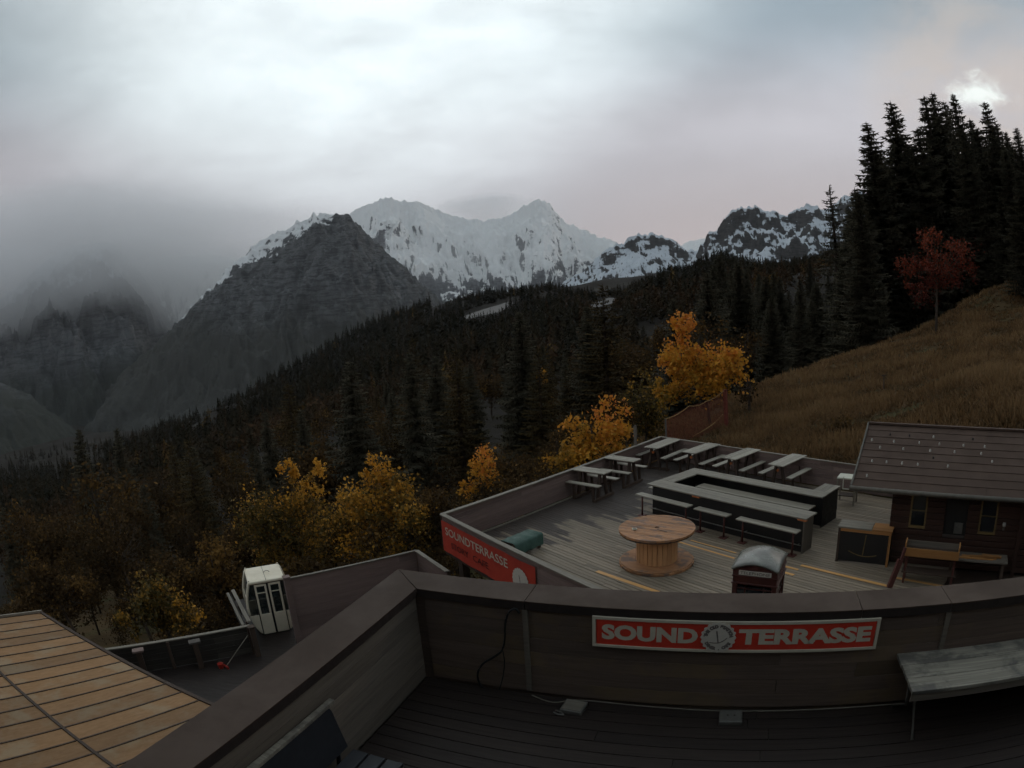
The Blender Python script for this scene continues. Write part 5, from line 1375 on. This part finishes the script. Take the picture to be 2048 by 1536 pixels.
leafy_tree('maple_tree', 'rounded yellow and olive tree just outside the valley fence', base_at(1185, 31), [ell(1222, 850, 31, 40, 48, 0.72), ell(1160, 880, 31, 46, 46, 0.5), ell(1195, 920, 31, 80, 45, 0.35), ell(1120, 930, 31.5, 34, 40, 0.25)], 5600, 0.17, M_maple, 23, clumps=90)
leafy_tree('maple_tree', 'olive and brown tree between the two yellow maples', base_at(1290, 40), [ell(1290, 800, 40, 44, 56, 0.35), ell(1300, 850, 40, 50, 36, 0.45)], 2800, 0.17, M_olive, 24, clumps=55)
leafy_tree('maple_tree', 'olive-green tree with two bright yellow tops above the gondola', base_at(590, 33), [ell(575, 945, 33, 22, 34, 1.0), ell(630, 950, 33, 24, 36, 1.0), ell(600, 1000, 33, 60, 40, 0.78), ell(530, 1050, 33, 66, 70, 0.42), ell(620, 1080, 33, 60, 60, 0.58), ell(570, 1130, 33, 80, 50, 0.5)], 10500, 0.16, M_olive, 25, clumps=110)
leafy_tree('maple_tree', 'yellow-leaved tree to the right of the tree with two yellow tops', base_at(770, 29), [ell(750, 950, 29, 34, 36, 0.85), ell(790, 985, 29, 50, 40, 0.7), ell(730, 1020, 29, 56, 50, 0.75), ell(790, 1060, 29, 56, 50, 0.6), ell(740, 1100, 29, 70, 45, 0.68)], 9000, 0.15, M_olive, 26, clumps=110)
leafy_tree('maple_tree', 'slender orange-yellow tree beyond the fence corner with the banner', base_at(965, 34), [ell(968, 935, 34, 24, 46, 0.75), ell(940, 985, 34, 22, 30, 0.5)], 1500, 0.16, M_maple, 27, clumps=40)
leafy_tree('maple_tree', 'olive tree with scattered gold leaves between the two yellow-topped trees', base_at(690, 31), [ell(690, 1040, 31, 50, 60, 0.62), ell(680, 1110, 31, 60, 50, 0.55)], 4200, 0.15, M_olive, 52, clumps=80)
leafy_tree('maple_tree', 'golden-brown tree close to the corner of the windbreak', base_at(835, 27), [ell(830, 1050, 27, 44, 50, 0.62), ell(800, 1110, 27, 60, 40, 0.66)], 3600, 0.14, M_olive, 53, clumps=70)
leafy_tree('shrub', 'rusty brown shrub between the yellow tree and the banner corner', base_at(885, 27), [ell(880, 1020, 27, 40, 40, 0.5), ell(860, 1070, 27, 30, 40, 0.6)], 1600, 0.14, M_rust_l, 28, clumps=36, cat='shrub')
leafy_tree('shrub', 'orange-brown bush behind the gondola', base_at(430, 24), [ell(430, 1130, 24, 50, 60, 0.75), ell(470, 1180, 24, 50, 50, 0.6), ell(380, 1170, 24, 46, 44, 0.6)], 4200, 0.13, M_rust_l, 29, clumps=70, cat='shrub')
leafy_tree('shrub', 'yellowish bush in front of the low dark fence rail', base_at(300, 21), [ell(300, 1200, 21, 60, 50, 0.42), ell(350, 1230, 21, 60, 40, 0.6), ell(255, 1245, 21, 34, 34, 0.6)], 3800, 0.12, M_olive, 30, clumps=66, cat='shrub')
leafy_tree('shrub', 'dull brown bush above the far end of the amber roof', base_at(90, 26), [ell(80, 1170, 26, 60, 44, 0.4), ell(150, 1190, 26, 50, 40, 0.5)], 3000, 0.14, M_rust_l, 31, clumps=55, cat='shrub')
leafy_tree('shrub', 'dark brown bush between the yellowish bush and the dull one', base_at(215, 30), [ell(210, 1120, 30, 60, 80, 0.25), ell(260, 1060, 32, 40, 70, 0.3)], 3400, 0.16, M_rust_l, 32, clumps=60, cat='shrub')
for i, (px, py, r, hx, hy, tn) in enumerate(((650, 1050, 40, 60, 60, 0.25), (1000, 1010, 40, 60, 60, 0.2), (480, 1000, 46, 50, 70, 0.2), (380, 1080, 44, 50, 70, 0.2), (1060, 960, 44, 60, 50, 0.2), (880, 960, 50, 50, 60, 0.15), (330, 1000, 60, 50, 80, 0.2), (1120, 870, 60, 60, 60, 0.2), (780, 900, 60, 60, 60, 0.15))):
    leafy_tree('shrub', 'dull brown leafless-looking shrub in the undergrowth below the terraces', base_at(px, r), [ell(px, py, r, hx, hy, tn)], 1500, 0.2, M_rust_l, 40 + i, 'undergrowth shrubs below the terraces', clumps=40, cat='shrub')
leafy_tree('birch_tree', 'small yellow tree glowing on the dark wooded slope', base_at(1085, 130), [ell(1083, 757, 130, 12, 17, 0.85)], 600, 0.5, M_olive, 33, clumps=16)
leafy_tree('rowan_tree', 'red-leaved tree at the top of the grassy slope', base_at(1868, 56), [ell(1862, 490, 56, 24, 42, 0.8), ell(1918, 512, 56, 38, 34, 0.55), ell(1822, 530, 56, 28, 36, 0.6), ell(1870, 545, 56, 58, 32, 0.5), ell(1826, 575, 56, 24, 14, 0.5), ell(1930, 545, 56, 30, 26, 0.4), ell(1855, 585, 56, 40, 24, 0.3)], 3800, 0.2, M_rowan, 34, clumps=85, trunk_r=0.14)
leafy_tree('shrub', 'low yellow-brown bush on the grass beside the cabin roof', base_at(1695, 29.5), [ell(1690, 855, 29.5, 36, 20, 0.6)], 500, 0.11, M_rust_l, 35, clumps=30, trunk_r=0.03, cat='shrub')

# dry grass on the open slope
def grass():
    g = np.random.default_rng(8); N = 34000
    az = g.uniform(12, 66, N); r = np.exp(g.uniform(math.log(21), math.log(72), N))
    x, y = r * np.sin(np.radians(az)), r * np.cos(np.radians(az))
    u = x * du.x + y * du.y; v = x * dv.x + y * dv.y
    ok = (v > vb + 0.5) | (u < -19)
    ok &= ~((v < vb + 0.5))
    n = fbm(x / 4, y / 4, 4) * 1.3; ok &= (n > -0.62)
    x, y, r, az, n = x[ok], y[ok], r[ok], az[ok], n[ok]; N = len(x); z = ground(az, r)
    V = []; T = []
    for k in range(4):
        a = g.uniform(0, 6.28, N); h = g.uniform(0.16, 0.42, N) * (1 + n); w = 0.03 + 0.0009 * r
        lean = g.normal(0, 0.16, (N, 2)); ox, oy = g.normal(0, 0.12, N), g.normal(0, 0.12, N)
        b0 = np.stack([x + ox - w * np.cos(a), y + oy - w * np.sin(a), z - 0.03], 1); b1 = np.stack([x + ox + w * np.cos(a), y + oy + w * np.sin(a), z - 0.03], 1)
        tp_ = np.stack([x + ox + lean[:, 0], y + oy + lean[:, 1], z + h], 1)
        V.append(np.stack([b0, b1, tp_], 1).reshape(-1, 3)); T.append(np.repeat(np.clip(0.45 + 0.7 * n + g.normal(0, 0.15, N), 0, 1), 3))
    V = np.concatenate(V); return fast_mesh('grass', V, np.arange(len(V)).reshape(-1, 3), M_grass, False, np.concatenate(T))
tag(link('grass', grass()), 'dry brown grass on the open slope', 'grass', kind='stuff')

# ------------------------------------------------------------------ safety net and post on the slope
nl, nr = 31.2, 35.5
net = thing('safety_net', tuple(pt(1331, 874, nl)), 0, 'sagging red safety net with yellow rope below the bright maple', 'net')
o0 = pt(1331, 874, nl)
tops = [pt(1331, 838, nl), pt(1378, 812, 32.6), pt(1412, 803, 33.8), pt(1450, 779, nr)]
bots = [pt(1333, 880, nl), pt(1378, 880, 32.6), pt(1415, 880, 33.8), pt(1454, 862, nr)]
def lerp_path(P, f):
    k = f * (len(P) - 1); i = min(int(k), len(P) - 2); return P[i] * (1 - (k - i)) + P[i + 1] * (k - i)
strips = MB(); M_net = plain('net_red', (0.17, 0.045, 0.03), 0.7)
nv, nh = 84, 30
for k in range(nv + 1):
    f = k / nv; a_, b_ = lerp_path(bots, f), lerp_path(tops, f); dr2 = Vector(lerp_path(tops, min(1, f + 0.02)) - lerp_path(tops, max(0, f - 0.02))).normalized() * 0.009
    strips.add([Vector(a_ - o0) - dr2, Vector(a_ - o0) + dr2, Vector(b_ - o0) + dr2, Vector(b_ - o0) - dr2], [(0, 1, 2, 3)])
for j in range(nh):
    h = j / nh
    for k in range(12):
        f0, f1 = k / 12, (k + 1) / 12
        P = [lerp_path(bots, f) * (1 - h) + lerp_path(tops, f) * h - o0 for f in (f0, f1)]
        strips.add([(P[0][0], P[0][1], P[0][2] - 0.008), (P[1][0], P[1][1], P[1][2] - 0.008), (P[1][0], P[1][1], P[1][2] + 0.008), (P[0][0], P[0][1], P[0][2] + 0.008)], [(0, 1, 2, 3)])
o = strips.build('mesh', M_net, net); o['kind'] = 'stuff'
M_rope = plain('yellow_rope', (0.32, 0.22, 0.09), 0.7)
sag = [lerp_path(tops, f) - o0 - np.array([0, 0, 0.10 * math.sin(math.pi * ((f * 3) % 1.0))]) for f in np.linspace(0, 1, 25)]
MB().tube(sag, 0.022, 6).build('rope', M_rope, net, smooth=True)
lowr = [p_ - o0 for p_ in (pt(1386, 873, 32.9), pt(1412, 858, 33.7), pt(1430, 845, 34.5), pt(1446, 828, 35.3))]
MB().tube(lowr, 0.022, 6).build('rope', M_rope, net, smooth=True)
for p_, q_, m_ in ((bots[0] - [0, 0, 0.6], tops[0], M_steel), (bots[-1] - [0, 0, 0.8], tops[-1], M_net)):
    MB().tube([p_ - o0, q_ - o0], 0.05 if m_ is M_steel else 0.14, 8).build('post', m_, net)
p0, p1 = pt(1766, 832, 36), pt(1766, 752, 36)
hp = thing('slope_post', (p0[0], p0[1], ground_xy(p0[0], p0[1])), 0, 'thin dark post standing in the grass above the cabin roof', 'post')
hh = p1[2] - ground_xy(p0[0], p0[1])
MB().tube([(0, 0, -0.3), (0, 0, hh)], 0.045, 8).build('shaft', M_leg, hp); MB().box(-0.16, 0.16, -0.03, 0.03, hh + 0.001, hh + 0.07).build('arm', M_leg, hp)

# ------------------------------------------------------------------ air: haze and a fog bank in the valley
def volume(name, col_, density, aniso=0.0):
    m = bpy.data.materials.new(name); m.use_nodes = True
    t = NT(m.node_tree); t.n.clear()
    v = t.new('ShaderNodeVolumePrincipled'); v.inputs['Color'].default_value = C4(col_); v.inputs['Density'].default_value = density; v.inputs['Anisotropy'].default_value = aniso
    o_ = t.new('ShaderNodeOutputMaterial'); t.l.new(v.outputs[0], o_.inputs['Volume'])
    return m
hz = MB().box(-8000, 8000, -2000, 8600, -700, 1500).build('haze', volume('haze_air', (0.9, 0.91, 0.93), 2.4e-5))
tag(hz, 'pale mountain haze filling the valley', 'haze', kind='stuff')
def fog(name, label, az, r, el, half_w, half_h, depth, tau, seed):
    """body of mist: a lens whose thickness dies away towards its rim"""
    na, nr_ = 72, 22; V = []; Fc = []
    a0 = R(az); fx, fy = math.sin(a0), math.cos(a0)
    c = np.array([r * fx, r * fy, CAM_Z + r * math.tan(R(el))])
    for side in (-1, 1):
        for i in range(nr_ + 1):
            rho = i / nr_
            for j in range(na):
                an = 2 * math.pi * j / na
                u, w = rho * math.cos(an), rho * math.sin(an)
                nz = float(fbm(np.array(u * 1.7 + seed), np.array(w * 1.7 - seed), 4))
                th = depth * (1 - rho ** 2) ** 2.2 * (1 + 0.55 * nz) * 0.5
                off = 0.25 * depth * float(fbm(np.array(u + seed * 2), np.array(w), 2)) * (1 - rho ** 2)
                k = off + side * th
                V.append((c[0] + u * half_w * fy + k * fx, c[1] - u * half_w * fx + k * fy, c[2] + w * half_h))
    n0 = (nr_ + 1) * na
    for b_ in (0, 1):
        for i in range(nr_):
            for j in range(na):
                q = (b_ * n0 + i * na + j, b_ * n0 + i * na + (j + 1) % na, b_ * n0 + (i + 1) * na + (j + 1) % na, b_ * n0 + (i + 1) * na + j)
                Fc.append(q if b_ else q[::-1])
    me = mesh_from(name, V, Fc, volume(name, (0.99, 0.99, 0.99), tau / depth))
    import bmesh
    bm_ = bmesh.new(); bm_.from_mesh(me); bmesh.ops.remove_doubles(bm_, verts=bm_.verts, dist=0.01); bmesh.ops.recalc_face_normals(bm_, faces=bm_.faces); bm_.to_mesh(me); bm_.free()
    return tag(link(name, me), label, 'fog', kind='stuff')
fog('fog_bank', 'grey fog bank hanging over the valley mountain', -42, 3300, 7.2, 1850, 560, 1050, 3.4, 2.0)
fog('fog_bank', 'thin mist drifting across the snow-covered massif', -3, 4200, 6.0, 900, 300, 500, 0.3, 6.0)
fog('fog_bank', 'small white cloud rising behind the saddle of the massif', -1.6, 6300, 10.0, 620, 190, 420, 1.6, 9.0)
